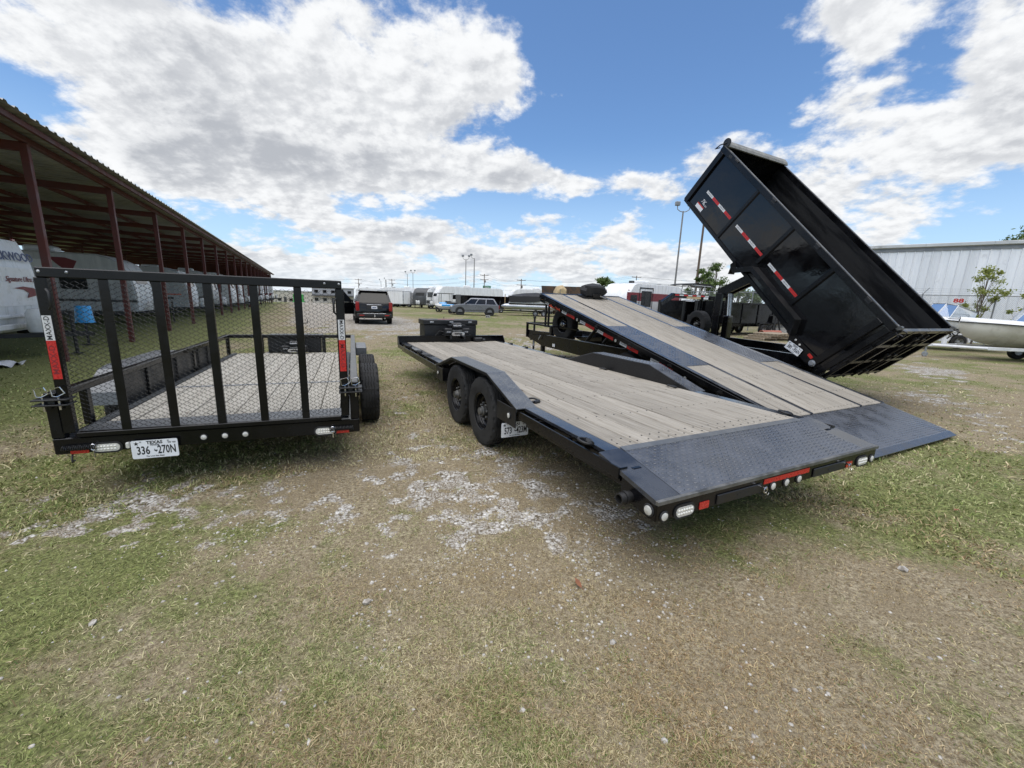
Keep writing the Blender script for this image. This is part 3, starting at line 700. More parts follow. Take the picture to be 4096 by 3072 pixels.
def axle(parent, y, z, hw):
    ob('axle', MB().tube((-hw, y, z), (hw, y, z), .045, 10), 'black_satin', parent, smooth=40)
def jack(parent, x, y, z0, z1, m='black_satin'):
    j = ob('tongue_jack', MB().tube((x, y, z0), (x, y, z1), .035, 12).tube((x, y, z1), (x, y, z1+.05), .05, 12).box(x-.09, x+.09, y-.09, y+.09, z0-.012, z0), m, parent, smooth=40)
    ob('crank', MB().path([(x, y, z1+.05), (x+.02, y, z1+.09), (x+.16, y, z1+.09), (x+.16, y, z1+.17)], .010, 6), m, j, smooth=60)
def chain(parent, a, b, sag=.15, n=12, m='galvanised'):
    mb = MB(); a, b = Vector(a), Vector(b)
    for i in range(n):
        t = (i+.5)/n; p = a.lerp(b, t); p.z -= sag*4*t*(1-t)
        pts = []
        d = (b-a).normalized(); u = d.orthogonal().normalized() if i % 2 else d.cross(d.orthogonal()).normalized()
        for k in range(8):
            an = 2*math.pi*k/8; pts.append(p+d*.026*math.cos(an)+u*.013*math.sin(an))
        mb.path(pts, .005, 5, closed=True)
    ob('safety_chain', mb, m, parent)

# ================================================================== utility trailer with mesh ramp gate
U = thing('utility_trailer', 'black utility trailer with upright mesh ramp gate, plate 336 270N, wooden deck', 'trailer', (-2.463, 3.30, 0), .377)
ob('rear_bumper', MB().cbox(-1.095, 1.095, .0, .10, .372, .502, .008).box(-1.04, 1.04, .10, .16, .45, .502), 'black_paint', U)
fr = MB()
for s in (-1, 1):
    fr.cbox(s*1.0, s*1.06, .10, 4.8, .385, .50, .006)
for y in np.arange(.5, 4.8, .6): fr.box(-1.0, 1.0, y-.025, y+.025, .40, .475)
fr.cbox(-1.06, 1.06, 4.74, 4.80, .385, .50, .006)
ob('side_frame', fr, 'black_paint', U)
for s in (-1, 1):
    ob('corner_post', MB().cbox(s*1.02, s*1.095, .0, .075, .502, .86, .006), 'black_paint', U)
    ob('top_rail', MB().cbox(s*1.025, s*1.095, .075, 4.80, .80, .862, .008), 'black_paint' if s < 0 else 'worn_steel', U)  # right rail paler: the light reflected on it is put into its colour
    for y in (.42, 2.95, 3.9, 4.74):
        ob('rail_post', MB().cbox(s*1.03, s*1.085, y-.03, y+.03, .50, .80, .005), 'black_paint', U)
ob('side_panel', MB().box(-1.058, -1.052, 1.05, 4.0, .50, .80).box(-1.05, -1.03, 1.5, 1.53, .50, .80).box(-1.05, -1.03, 2.3, 2.33, .50, .80).box(-1.05, -1.03, 3.1, 3.13, .50, .80).box(-1.05, -1.03, 3.5, 3.53, .50, .80), 'black_satin', U)
ob('side_panel', MB().box(1.052, 1.058, 1.05, 4.0, .50, .80), 'black_satin', U)
ob('front_rail', MB().cbox(-1.025, 1.025, 4.74, 4.80, .80, .862, .008).cbox(-.56, -.50, 4.745, 4.795, .50, .80, .005).cbox(.50, .56, 4.745, 4.795, .50, .80, .005), 'black_paint', U)
ob('corner_gusset', MB().prism([(.05, .505), (.26, .505), (.05, .66)], 'x', -1.075, -1.063), 'black_paint', U)
n = 10; w = 1.84/n; xs = [-.92+w*(i+.5) for i in range(n)]
planks(U, xs, w, .37, 1.36, .52, 'wood_pale', name='deck_plank', gap=.007)
planks(U, xs, w, 1.785, 2.94, .52, 'wood_pale', name='deck_plank', gap=.007)
nails(U, xs, (.45, .9, 1.65, 1.86, 2.5, 3.2, 3.9, 4.62), .521, off=.045)
hs = MB().box(-.94, .94, 1.738, 1.778, .505, .524)
ob('cross_strip', hs, 'galvanised', U)
hh = MB()
for i in range(30): hh.box(-.90+.062*i-.010, -.90+.062*i+.010, 1.747, 1.769, .5242, .5252)
ob('strip_slots', hh, 'trim_black', U, kind='stuff')
tp = ob('rear_tread_plate', MB().box(-1.0, 1.0, .10, .362, .508, .522), 'tread_light', U)
lugs('tread_lugs', tp, (-1.0, .11, .5222), (1, 0, 0), (0, 1, 0), 2.0, .245, 'tread_light', .036, .003)
for s in (-1, 1):
    st = ob('side_strip', MB().box(s*.93, s*.99, .365, 4.72, .508, .523), 'tread_light', U)
    rb = MB()
    for k in range(108): rb.box(s*.935, s*.985, .38+k*.04, .38+k*.04+.014, .523, .531)
    ob('strip_ribs', rb, 'tread_light', st, kind='stuff')
for s in (-1, 1):
    for y in (1.66, 2.54): wheel(U, s*1.245, y, .385, .385, .225, s, rim='galvanised', rot=y)
for y in (1.66, 2.54): axle(U, y, .38, 1.12)
fa = [(1.10, .50), (1.12, .62), (1.20, .74), (1.34, .82), (1.52, .845), (2.68, .845), (2.86, .82), (3.0, .74), (3.08, .62), (3.10, .50)]; fm = MB()
for (a, za), (b, zb) in zip(fa, fa[1:]): fm.add([(-1.10, a, za), (-1.37, a, za), (-1.37, b, zb), (-1.10, b, zb), (-1.10, a, za-.006), (-1.37, a, za-.006), (-1.37, b, zb-.006), (-1.10, b, zb-.006)], [(0, 1, 2, 3), (4, 7, 6, 5), (1, 5, 6, 2), (0, 3, 7, 4)])
ob('fender', fm, 'tread_light', U)
ob('side_box', MB().cbox(1.10, 1.27, 3.2, 3.95, .66, .80, .012), 'tread_light', U)
ob('tongue', MB().prism([(-.55, 4.8), (-.45, 4.8), (.03, 6.2), (-.03, 6.2)], 'z', .40, .50).prism([(.55, 4.8), (.45, 4.8), (-.03, 6.2), (.03, 6.2)], 'z', .401, .499), 'black_paint', U)
tb = ob('toolbox', MB().cbox(-.45, .47, 4.88, 5.34, .505, .80, .01), 'black_satin', U)
ob('toolbox_lid', MB().cbox(-.47, .49, 4.86, 5.36, .80, .83, .008), 'black_satin', tb)
jack(U, 0, 5.9, .04, .92)
winch(U, Tm(.03, 4.62, .50) @ Matrix.Scale(.72, 4))
# ramp gate
G = ob('ramp_gate', MB().cbox(-.995, .995, -.025, .04, 1.702, 1.772, .006), 'black_paint', U)
ob('gate_bottom_tube', MB().cbox(-.94, .94, -.02, .03, .505, .545, .005), 'black_paint', G)
for s in (-1, 1): ob('gate_side_tube', MB().cbox(s*.94, s*1.01, -.022, .032, .545, 1.702, .006), 'black_paint', G)
for i, x in enumerate((-.632, -.318, .005, .321, .645)):
    b = MB().cbox(x-.030, x+.030, -.018, -.006, .545, 1.702, .003)
    b.cbox(x-.030, x-.020, -.006, .030, .545, 1.702, .003) if i < 2 else b.cbox(x-.026, x+.026, -.006, .028, .545, 1.702, .003)
    ob('gate_upright', b, 'black_paint', G)
mb = MB(); pu, pv = .0610, .0172; x0, x1, z0, z1 = -.94, .94, .548, 1.70; y = .036
nu, nv = int((x1-x0)/pu), int((z1-z0)/(pv))
def strand(a, b):
    a, b = Vector(a), Vector(b); d = (b-a).normalized(); nrm = Vector((0, 1, 0)); t = d.cross(nrm).normalized()*.0013; q = nrm*.0022
    mb.add([a-t-q, a+t-q, a+t+q, a-t+q, b-t-q, b+t-q, b+t+q, b-t+q], [(0, 4, 5, 1), (1, 5, 6, 2), (2, 6, 7, 3), (3, 7, 4, 0)])
for j in range(nv):
    for i in range(nu+1):
        xm = x0+pu*(i+(.5 if j % 2 else 0)); za, zb = z0+pv*j, z0+pv*(j+1)
        dy = .003 if j % 2 else -.003
        for sg in (-1, 1):
            xa = xm+sg*pu*.06; xb = xm+sg*pu*.44
            if x0-.01 < xb < x1+.03 and xa < x1: strand((xa, y, za), (min(xb, x1), y, zb))
ob('expanded_mesh', mb, 'black_paint', G, kind='stuff')
bolts = MB()
for x in (-.97, -.82, .86, .975): bolts.lathe([(.011, 0), (.010, .005), (.006, .009), (0, .010)], (0, 0, 0), 'z', 10, mx=frame((x, -.0255, 1.742), (1, 0, 0), (0, 0, 1)))
ob('gate_bolts', bolts, 'galvanised', G)
for s in (-1, 1):
    fz = lambda z0, z1, c: ob('reflective_tape', MB().box(-(z1-z0)/2, (z1-z0)/2, -.026, .026, 0, .0015), 'tape_'+c, G, mx=frame((s*.977, -.0222, (z0+z1)/2), (0, 0, -s), (s, 0, 0)))
    a = fz(1.254, 1.434, 'white'); b = fz(.968, 1.254, 'red')
    text('MAXX-D', .042, 'ink_black', a, Tm(0, 0, .0016), ext=.0004, sx=1.05, bold=.0006); text('MAXX-D', .048, 'ink_maroon', b, Tm(0, 0, .0016), ext=.0004, sx=1.15, bold=.0004)
    ob('gate_latch', MB().cbox(s*.93, s*1.13, -.075, .045, .772, .784, .003).cbox(s*.93, s*1.13, -.075, .045, .812, .824, .003).cbox(s*1.01, s*1.05, -.05, .0, .784, .812, .003), 'black_satin', G)
    pin = MB().tube((s*1.075, -.045, .73), (s*1.075, -.045, .84), .008, 8).tube((s*.985, -.045, .74), (s*.985, -.045, .835), .008, 8)
    for cx in (1.075, .985):
        pin.path([(s*cx-.030, -.05, .845), (s*cx-.036, -.05, .90), (s*cx+.02, -.05, .912), (s*cx+.04, -.05, .865), (s*cx, -.05, .84)], .0045, 6, closed=True)
    ob('latch_pin', pin, 'chrome', G, smooth=50)
    sp = MB(); pts = []
    for k in range(120): a = k*.85; pts.append((s*(.83+.21*k/119), -.018+.020*math.cos(a), .425+.020*math.sin(a)))
    ob('gate_spring', sp.path(pts, .0042, 5), 'black_satin', U)
    ob('gate_handle', MB().path([(s*.945, -.03, 1.62), (s*.925, -.05, 1.60), (s*.925, -.05, 1.50), (s*.945, -.03, 1.48)], .009, 6), 'black_satin', G, smooth=60)
RF = lambda x, z, y=-.001: frame((x, y, z), (1, 0, 0), (0, 0, 1))
for x in (-.778, .796): oval_light(U, RF(x, .407))
for x in (-.141, .011, .161): round_light(U, RF(x, .432))
for x in (-.945, .945): ob('rear_reflector', MB().box(-.055, .055, -.013, .013, 0, .004), 'red_reflector', U, mx=RF(x, .386))
plate(U, RF(-.467, .374, -.03), ('336', '270N'))
ob('plate_bracket', MB().box(-.60, -.33, -.029, -.0, .36, .44), 'black_satin', U)
ob('plate_lamp', MB().cbox(-.655, -.628, -.03, -.001, .39, .44, .006), 'lens_clear', U)
sr = MB()
for x in (-.85, .86):
    pts = [(x+.016*math.cos(a), -.03, .425+.024*math.sin(a)) for a in np.linspace(0, 6.28, 13)[:-1]]
    sr.path(pts, .004, 5, closed=True); sr.tube((x, -.03, .40), (x, -.03, .345), .006, 6)
ob('ring_pin', sr, 'chrome', U, smooth=60)
ob('hook', MB().path([(-1.0, .02, .38), (-1.0, .0, .33), (-.985, -.03, .315), (-.96, -.05, .335)], .007, 6), 'black_satin', U, smooth=60)

# ================================================================== car hauler with drive-over fenders
C = thing('car_hauler_trailer', 'low car hauler trailer with drive-over fenders and steel rear tail, plate 573 423N', 'trailer', (1.973, 2.688, 0), .4686)
ZD = .672; FY = (1.72, 2.45, 3.66, 4.40); FZ = .885
n = 11; w = 2.13/n; xs = [-1.065+w*(i+.5) for i in range(n)]
planks(C, xs, w, .545, 6.86, ZD, 'wood_grey', name='deck_plank')
nails(C, xs, (.62, .70, 1.25, 1.9, 2.6, 3.3, 4.0, 4.7, 5.4, 6.1, 6.8, 7.3), ZD+.001)
mf = MB()
for s in (-1, 1):
    mf.cbox(s*.42, s*.54, .35, 7.4, .45, .628, .01)
    for a, b in ((.06, FY[0]+.02), (FY[3]-.02, 7.46)): mf.cbox(s*1.085, s*1.17, a if a > .3 else .30, b, .475, .63, .008)
for y in np.arange(.7, 7.4, .41): mf.box(-1.06, 1.06, y-.03, y+.03, .54, .63)
ob('main_frame', mf, 'black_paint', C)
for s in (-1, 1):
    for a, b in ((.545, FY[0]-.003), (FY[3]+.003, 7.40)):
        ob('edge_plate', MB().cbox(s*1.072, s*1.195, a, b, ZD-.03, ZD-.002, .003), 'steel_plate', C)
        ob('rub_rail', MB().cbox(s*1.252, s*1.266, a-.22 if a < 1 else a, b, .565, .645, .003), 'black_paint', C)
        pk = MB(); yy = np.arange(.33, FY[0], .52) if a < 1 else np.arange(4.75, 7.4, .6)
        for y in yy: pk.box(s*1.195, s*1.252, y-.006, y, .55, .642).box(s*1.195, s*1.252, y+.085, y+.091, .55, .642)
        ob('stake_pockets', pk, 'black_paint', C)
    # drive-over fender
    px0, px1 = s*1.068, s*1.285; t = .008
    pr = [(FY[0], ZD-.004), (FY[1], FZ), (FY[2], FZ), (FY[3], ZD-.004)]
    top = MB()
    for (a, za), (b, zb) in zip(pr, pr[1:]): top.add([(px0, a, za), (px1, a, za), (px1, b, zb), (px0, b, zb), (px0, a, za-t), (px1, a, za-t), (px1, b, zb-t), (px0, b, zb-t)], [(0, 1, 2, 3), (4, 7, 6, 5), (0, 4, 5, 1), (1, 5, 6, 2), (3, 2, 6, 7), (0, 3, 7, 4)])
    F = ob('fender', top, 'tread_light' if s < 0 else 'tread', C)
    xm = min(px0, px1)
    for (a, za), (b, zb) in zip(pr, pr[1:]):
        L = math.hypot(b-a, zb-za); lugs('tread_lugs', F, (xm+.004, a, za+.0005), (1, 0, 0), (0, b-a, zb-za), .209, L, 'tread_light' if s < 0 else 'tread_light', .031, .003)
    wl = MB().prism([(a, z-.009) for a, z in pr]+[(FY[3], .60), (FY[0], .60)], 'x', s*1.062, s*1.068)
    Wl = ob('fender_wall', wl, 'black_satin', C)
    # lugs on the deck-side face, clipped to the trapezoid
    lm = MB(); pit = .031
    for i in range(int((FY[3]-FY[0])/pit)):
        y = FY[0]+(i+.5)*pit
        zt = np.interp(y, [q[0] for q in pr], [q[1] for q in pr])-.02
        for j in range(8):
            z = ZD+.014+j*pit*.95
            if z > zt: break
            c = Vector((s*1.062, y, z)); nn = Vector((-s, 0, 0)); d = (Vector((0, 1, 0))+Vector((0, 0, 1))*(1 if (i+j) % 2 else -1)).normalized(); e = nn.cross(d)
            lm.add([c+d*.0135, c+e*.0045, c-d*.0135, c-e*.0045, c+d*.006+nn*.003, c-d*.006+nn*.003], [(0, 1, 5, 4), (1, 2, 5), (2, 3, 4, 5), (3, 0, 4)])
    ob('tread_lugs', lm, 'black_satin', Wl, kind='stuff')
    ob('fender_skirt', MB().cbox(s*1.272, s*1.284, FY[0]+.02, 2.16, .47, .655, .003).cbox(s*1.272, s*1.284, 4.06, FY[3]-.02, .47, .655, .003).box(s*1.07, s*1.272, 2.10, 2.12, .47, .66).box(s*1.07, s*1.272, 4.1, 4.12, .47, .66).prism([(q[0], q[1]-.01) for q in pr]+[(q[0], q[1]-.035) for q in reversed(pr)], 'x', s*1.276, s*1.284), 'black_satin', C)
    for y in (1.87, 4.27): round_light(C, frame((s*1.285, y, .565), (0, s, 0), (0, 0, 1)), .026)
    for y in (2.66, 3.54): wheel(C, s*1.165, y, .396, .396, .205, s, rot=y*2)
for y in (2.66, 3.54): axle(C, y, .39, 1.05)
# beaver tail
zr = .566; sl_ = math.atan2(ZD-zr, .54); tl = MB(); 
def slab(mb, x0, x1, y0, y1, z0, z1, t): return mb.add([(x0, y0, z0), (x1, y0, z0), (x1, y1, z1), (x0, y1, z1), (x0, y0, z0-t), (x1, y0, z0-t), (x1, y1, z1-t), (x0, y1, z1-t)], [(0, 1, 2, 3), (4, 7, 6, 5), (0, 4, 5, 1), (1, 5, 6, 2), (2, 6, 7, 3), (0, 3, 7, 4)])
TP = ob('tail_tread_plate', slab(MB(), -1.06, 1.06, .012, .548, zr+.004, ZD+.002, .01), 'tread', C)
lugs('tread_lugs', TP, (-1.05, .02, zr+.0058), (1, 0, 0), (0, .536, ZD-zr), 2.10, .50, 'tread', .034, .0032)
ob('tail_lip', slab(MB(), -1.06, 1.06, .50, .56, ZD-.004, ZD+.0045, .004), 'tread_light', C)
for s in (-1, 1): ob('tail_side_plate', slab(MB(), min(s*1.062, s*1.258), max(s*1.062, s*1.258), .012, .540, zr+.002, ZD-.001, .03), 'steel_plate', C)
ob('tail_edge', MB().cbox(-1.262, 1.262, -.012, .012, zr-.022, zr+.006, .003), 'worn_steel', C)
rp = MB().cbox(-1.258, 1.258, .0, .05, .436, .546, .006)
for s in (-1, 1): rp.prism([(.05, .436), (.05, .546), (.30, .60), (.30, .47)], 'x', s*1.20, s*1.256)
ob('rear_panel', rp, 'black_paint', C)
ob('tail_ribs', MB().box(-1.0, -.92, .05, .52, .50, .57).box(-.4, -.32, .05, .52, .50, .57).box(.32, .4, .05, .52, .50, .57).box(.92, 1.0, .05, .52, .50, .57), 'black_satin', C)
for x in (-1.03, 1.035): oval_light(C, RF(x, .468), .145, .06)
for x in (-1.195, -.162, -.006, .147, 1.195): round_light(C, RF(x, .465), .026)
round_light(C, frame((-1.2585, .055, .49), (0, -1, 0), (0, 0, 1)), .03)
round_light(C, frame((1.2585, .055, .49), (0, 1, 0), (0, 0, 1)), .03)
for x in (-.856, .84): ob('rear_reflector', MB().prism(rrect(.085, .048, .006), 'z', 0, .004), 'red_reflector', C, mx=RF(x, .467))
ob('red_strip', MB().box(-.27, .27, -.018, .018, 0, .002), 'tape_red', C, mx=RF(.0, .513))
for x0, x1 in ((-.745, -.30), (.325, .768)):
    r_ = ob('ramp_slot_cover', MB().cbox(x0, x1, -.010, -.001, .444, .512, .004), 'black_satin', C)
    ob('ramp_slot', MB().prism(rrect(.10, .018, .008), 'z', 0, .001), 'ink_black', r_, mx=RF((x0+x1)/2+.02, .478, -.0105))
    ob('slot_pin', MB().tube((x1-.012, -.05, .492), (x1-.012, .0, .492), .007, 6).path([(x1-.012+.018*math.cos(a), -.045, .482+.022*math.sin(a)) for a in np.linspace(0, 6.28, 11)[:-1]], .003, 5, closed=True).path([(x1-.02, -.045, .47), (x1+.01, -.05, .445), (x1+.03, -.045, .455)], .002, 4), 'chrome', r_, smooth=60)
ob('ramp_stub', MB().lathe([(.036, 0), (.036, -.09), (.026, -.09), (.026, -.03), (0, -.03)], (-1.257, .215, .50), 'x', 16), 'black_satin', C, smooth=40)
ob('stub_collar', MB().lathe([(.043, 0), (.043, -.02), (.03, -.02)], (-1.29, .215, .50), 'x', 16, cap=False), 'black_satin', C, smooth=40)
for x, y, a in ((-1.205, .70, 1.2), (-1.0, 1.84, .3), (-1.16, 5.76, 1.4), (-1.17, 6.56, 1.5), (1.03, 3.28, 1.5), (1.03, 1.96, 1.4), (1.16, 6.02, 1.5), (1.16, 6.74, 1.5), (1.14, .66, 1.0), (1.16, 4.6, 1.5)):
    dring(C, Tm(x, y, ZD+.002) @ Rm(a, 'Z'), 1.15)
hd = MB().cbox(-1.262, 1.262, 7.42, 7.47, ZD-.06, .80, .006)
for s in (-1, 1): hd.prism([(7.42, ZD-.02), (7.42, .80), (7.30, ZD-.02)], 'x', s*1.25, s*1.262)
hd.box(-1.25, 1.25, 7.40, 7.49, .795, .812)
ob('front_rail', hd, 'black_paint', C)
ob('tongue', MB().prism([(-.65, 7.47), (-.53, 7.47), (.04, 9.1), (-.04, 9.1)], 'z', .48, .62).prism([(.65, 7.47), (.53, 7.47), (-.04, 9.1), (.04, 9.1)], 'z', .481, .619).box(-.3, .3, 7.9, 7.96, .50, .60), 'black_paint', C)
tb = ob('toolbox', MB().cbox(-.62, .63, 7.62, 8.08, .66, 1.04, .012), 'black_satin', C)
ob('toolbox_lid', MB().cbox(-.645, .655, 7.60, 8.10, 1.042, 1.155, .012), 'black_satin', tb)
lt = MB()
for x in (-.46, .0, .46): lt.cbox(x-.045, x+.045, 7.588, 7.60, 1.085, 1.12, .004)
ob('toolbox_latch', lt, 'galvanised', tb)
ob('warning_sticker', MB().box(-.25, .15, 7.80, 7.90, 1.1555, 1.1565), 'tape_red', tb)
winch(C, Tm(.04, 7.34, ZD+.075))
ob('solenoid_box', MB().cbox(.46, .66, 7.26, 7.40, ZD+.01, ZD+.10, .02).tube((.64, 7.24, ZD+.05), (.70, 7.24, ZD+.05), .03, 10), 'black_satin', C)
jack(C, 0, 8.7, .04, 1.0)
plate(C, frame((-1.160, 1.975, .3805), (1, 0, 0), (0, 0, 1)), ('573', '423M'))
ob('plate_bracket', MB().box(-1.20, -1.0, 1.98, 1.995, .40, .50), 'black_satin', C)

# ================================================================== tilt deck trailer
T = thing('tilt_deck_trailer', 'long tilt deck trailer with its wooden deck sloping down to a steel knife edge tail', 'trailer', (4.62, 5.539, 0), .466)
TA = .241; TM = Tm(0, 0, .308) @ Rm(TA, 'X'); TL = 6.42; SX = .641
dk = MB()
for s in (-1, 1): dk.cbox(s*1.20, s*1.265, .02, TL, -.21, -.012, .006).cbox(s*.42, s*.52, .1, TL, -.20, -.045, .006)
for y in np.arange(.3, TL, .45): dk.box(-1.2, 1.2, y-.03, y+.03, -.13, -.045)
dk.cbox(-1.265, 1.265, TL, TL+.06, -.21, .012, .006)
K = ob('deck_frame', dk, 'black_paint', T, mx=TM)
for s in (-1, 1):
    ob('edge_angle', MB().cbox(s*1.225, s*1.30, .0, TL+.06, -.012, .004, .002), 'steel_plate', K)
    ob('deck_strip', MB().cbox(s*SX-.032, s*SX+.032, .02, TL, -.03, .003, .002), 'steel_plate', K)
    p = ob('wheel_cover_plate', MB().cbox(min(s*.674, s*1.224), max(s*.674, s*1.224), 1.70, 3.77, -.02, .004, .002), 'tread', K)
    lugs('tread_lugs', p, (min(s*.68, s*1.22), 1.71, .0045), (1, 0, 0), (0, 1, 0), .54, 2.05, 'tread', .034, .0026)
    ob('rub_rail', MB().cbox(s*1.325, s*1.34, .25, TL, -.105, -.02, .003), 'black_paint', K)
    pk = MB()
    for y in np.arange(.45, TL, .53): pk.box(s*1.265, s*1.325, y-.045, y-.038, -.12, -.015).box(s*1.265, s*1.325, y+.038, y+.045, -.12, -.015)
    ob('stake_pockets', pk, 'black_paint', K)
    for y in (.9, 1.9, 2.9, 3.96, 5.06, 6.1): dring(K, frame((s*1.345, y, -.06), (0, s, 0), (0, 0, -1)), 1.0)
    side = lambda y, z=-.165: frame((s*1.2665, y, z), (0, -1, 0) if s < 0 else (0, 1, 0), (0, 0, 1))
    tape_run(K, [(5.20, 5.40, 'white'), (4.86, 5.19, 'red'), (4.43, 4.63, 'white'), (4.10, 4.42, 'red'), (3.79, 3.99, 'white'), (3.46, 3.78, 'red'), (3.05, 3.25, 'white'), (2.73, 3.04, 'red'), (2.2, 2.4, 'white'), (1.88, 2.19, 'red'), (6.02, 6.2, 'white')], side, .06, 'MAXX-D', .034)
    for y in (4.74, 3.375, 1.6): round_light(K, side(y), .03)
    text('TOX', .13, 'ink_orange', K, side(5.62, -.115) @ Tm(0, -.03, .0015), bold=.004)
    lg = MB().prism([(-.17, -.02), (-.03, .0), (0, .035), (.03, 0), (.17, -.02), (.03, -.035), (-.03, -.035)], 'z', 0, .0015); ob('side_emblem', lg, 'ink_orange', K, mx=side(5.92))
    ob('amber_marker', MB().cbox(-.03, .03, -.025, .025, 0, .01, .004), 'amber', K, mx=side(6.36, -.12))
pw = .184
for s in (-1, 1):
    xs = [s*(.674+pw*(i+.5)) for i in range(3)]
    planks(K, xs, pw, .012, 1.685, 0, 'wood_grey', name='deck_plank'); planks(K, xs, pw, 3.775, TL-3.78, 0, 'wood_grey', name='deck_plank')
n = 7; wc = 1.216/n; xc = [-.608+wc*(i+.5) for i in range(n)]
planks(K, xc, wc, .012, TL-.02, 0, 'wood_grey', name='deck_plank')
nails(K, xc+[-.77, -.95, -1.13, .77, .95, 1.13], (.08, .5, 1.2, 4.2, 5.1, 6.0, 6.35), .001, off=.045)
TB = Tm(0, 0, .308) @ Rm(.265, 'X')
tw = MB().prism([(0, -.004), (-.80, -.004), (-.875, -.02), (-.875, -.035), (-.78, -.07), (0, -.16)], 'x', -1.28, 1.28)
TT = ob('knife_tail', tw, 'tread', T, mx=TB)
lugs('tread_lugs', TT, (-1.27, -.79, -.0035), (1, 0, 0), (0, 1, 0), 2.54, .78, 'tread', .036, .003)
ob('tail_edge_bar', MB().add([(-1.285, -.80, -.003), (1.285, -.80, -.003), (1.285, -.885, -.022), (-1.285, -.885, -.022), (-1.285, -.80, -.02), (1.285, -.80, -.02), (1.285, -.885, -.034), (-1.285, -.885, -.034)], [(0, 3, 2, 1), (4, 5, 6, 7), (0, 1, 5, 4), (2, 3, 7, 6), (1, 2, 6, 5), (0, 4, 7, 3)]), 'steel_plate', TT)
# winch under a black cover, front of the deck
cv = MB(); rings = []
for k, (yy, sc) in enumerate(((-.18, .72), (-.14, .95), (0, 1.0), (.12, .97), (.17, .8))):
    ring = []
    for i in range(16):
        a = 2*math.pi*i/16; r = 1+.07*math.sin(3*a+1.3*k)+.06*math.sin(5*a+2.3*k)+.04*math.sin(8*a+k)
        ring.append((.42*sc*r*math.copysign(abs(math.cos(a))**.6, math.cos(a)), yy, .20+.19*sc*r*math.copysign(abs(math.sin(a))**.7, math.sin(a))))
    rings.append(ring)
WC = ob('winch_cover', cv.loft(rings), 'canvas_black', K, smooth=30, mx=Tm(.14, 6.22, .02) @ Matrix.Scale(.84, 4))
ob('fairlead', MB().prism(rrect(.34, .09, .04), 'y', -.26, -.2, mx=Tm(.02, 0, .09)), 'black_satin', WC)
ob('winch_hook', MB().path([(.1, -.27, .09), (.16, -.33, .07), (.24, -.40, .04), (.3, -.42, .035)], [.02, .022, .02, .012], 8), 'worn_steel', WC, smooth=50)
ob('winch_base', MB().box(-.45, .45, -.2, .2, 0, .03), 'black_satin', WC)
# chassis, spare wheel, running gear
ch = MB()
for s in (-1, 1):
    ch.prism([(1.75, .36), (1.75, .52), (3.4, .76), (6.45, .76), (7.45, .70), (7.45, .62), (6.7, .46), (3.0, .40)], 'x', s*.86, s*.94)
    ch.prism([(6.3, .50), (6.9, .44), (7.75, .60), (7.75, .82), (6.3, .82)], 'x', s*.80, s*.815)
for y in (2.0, 3.6, 4.6, 5.6, 6.6): ch.box(-.86, .86, y-.04, y+.04, .44, .56)
ob('chassis', ch, 'black_paint', T)
ob('pale_rail_edge', MB().box(-.95, -.85, 3.4, 6.45, .762, .768), 'worn_steel', T)  # thin paler strip along the top edge of the left rail
gd = MB()
for s in (-1, 1): gd.cbox(s*.80, s*.86, 5.2, 7.78, .98, 1.03, .005).cbox(s*.80, s*.86, 7.72, 7.78, .60, .98, .005).cbox(s*.80, s*.86, 6.35, 6.41, .76, .98, .005)
gd.cbox(-.86, .86, 7.72, 7.78, .985, 1.035, .005).box(-.80, .80, 6.4, 7.72, .70, .715)
ob('front_guard', gd, 'black_paint', T)
ob('tongue', MB().prism([(-.8, 7.6), (-.68, 7.6), (.04, 9.2), (-.04, 9.2)], 'z', .52, .68).prism([(.8, 7.6), (.68, 7.6), (-.04, 9.2), (.04, 9.2)], 'z', .521, .679), 'black_paint', T)
ob('battery_box', MB().cbox(-.45, -.05, 6.75, 7.15, .716, .95, .02), 'trim_black', T)
ob('hydraulic_pump', MB().cbox(.1, .5, 6.8, 7.1, .716, .86, .02).tube((.15, 6.95, .86), (.15, 6.95, 1.12), .07, 12), 'black_satin', T)
ob('document_tube', MB().cbox(-.72, -.5, 6.6, 7.3, .716, .74, .006), 'canvas_tan', T)
wheel(T, 0, 0, 0, .40, .22, -1, mx=Tm(-.78, 5.85, 1.10) @ Rm(.12, 'Z'), hub='chrome')
ob('spare_mount', MB().cbox(-.66, -.58, 5.78, 5.92, .70, 1.14, .006), 'black_satin', T)
for s in (-1, 1):
    for y in (2.25, 3.12): wheel(T, s*1.05, y, .37, .37, .21, s, rot=y)
for y in (2.25, 3.12): axle(T, y, .37, .95)
for s in (-1, 1): ob('step', MB().cbox(s*1.0, s*1.28, 5.85, 6.05, 1.02, 1.05, .004).box(s*1.24, s*1.28, 5.86, 5.90, 1.05, 1.55).box(s*1.24, s*1.28, 6.0, 6.04, 1.05, 1.57), 'black_satin', T)
ob('deck_lift_cylinder', MB().tube((-.3, 5.6, .62), (-.3, 4.9, 1.30), .045, 10).tube((.3, 5.6, .62), (.3, 4.9, 1.30), .045, 10), 'black_satin', T)
ob('warning_label', MB().box(-.955, -.951, 6.0, 6.12, .50, .58), 'plate_white', T)
ob('breakaway_pin', MB().path([(-.97, 6.72, .74), (-.99, 6.74, .68), (-.99, 6.80, .62)], .012, 6), 'galvanised', T, smooth=50)
ob('landing_leg', MB().cbox(-.90, -.80, 6.72, 6.82, .06, .46, .006).box(-.94, -.76, 6.68, 6.86, .04, .06), 'black_satin', T)
chain(T, (-.3, 8.3, .56), (-.5, 7.9, .35), .12); jack(T, 0, 8.8, .04, 1.1)

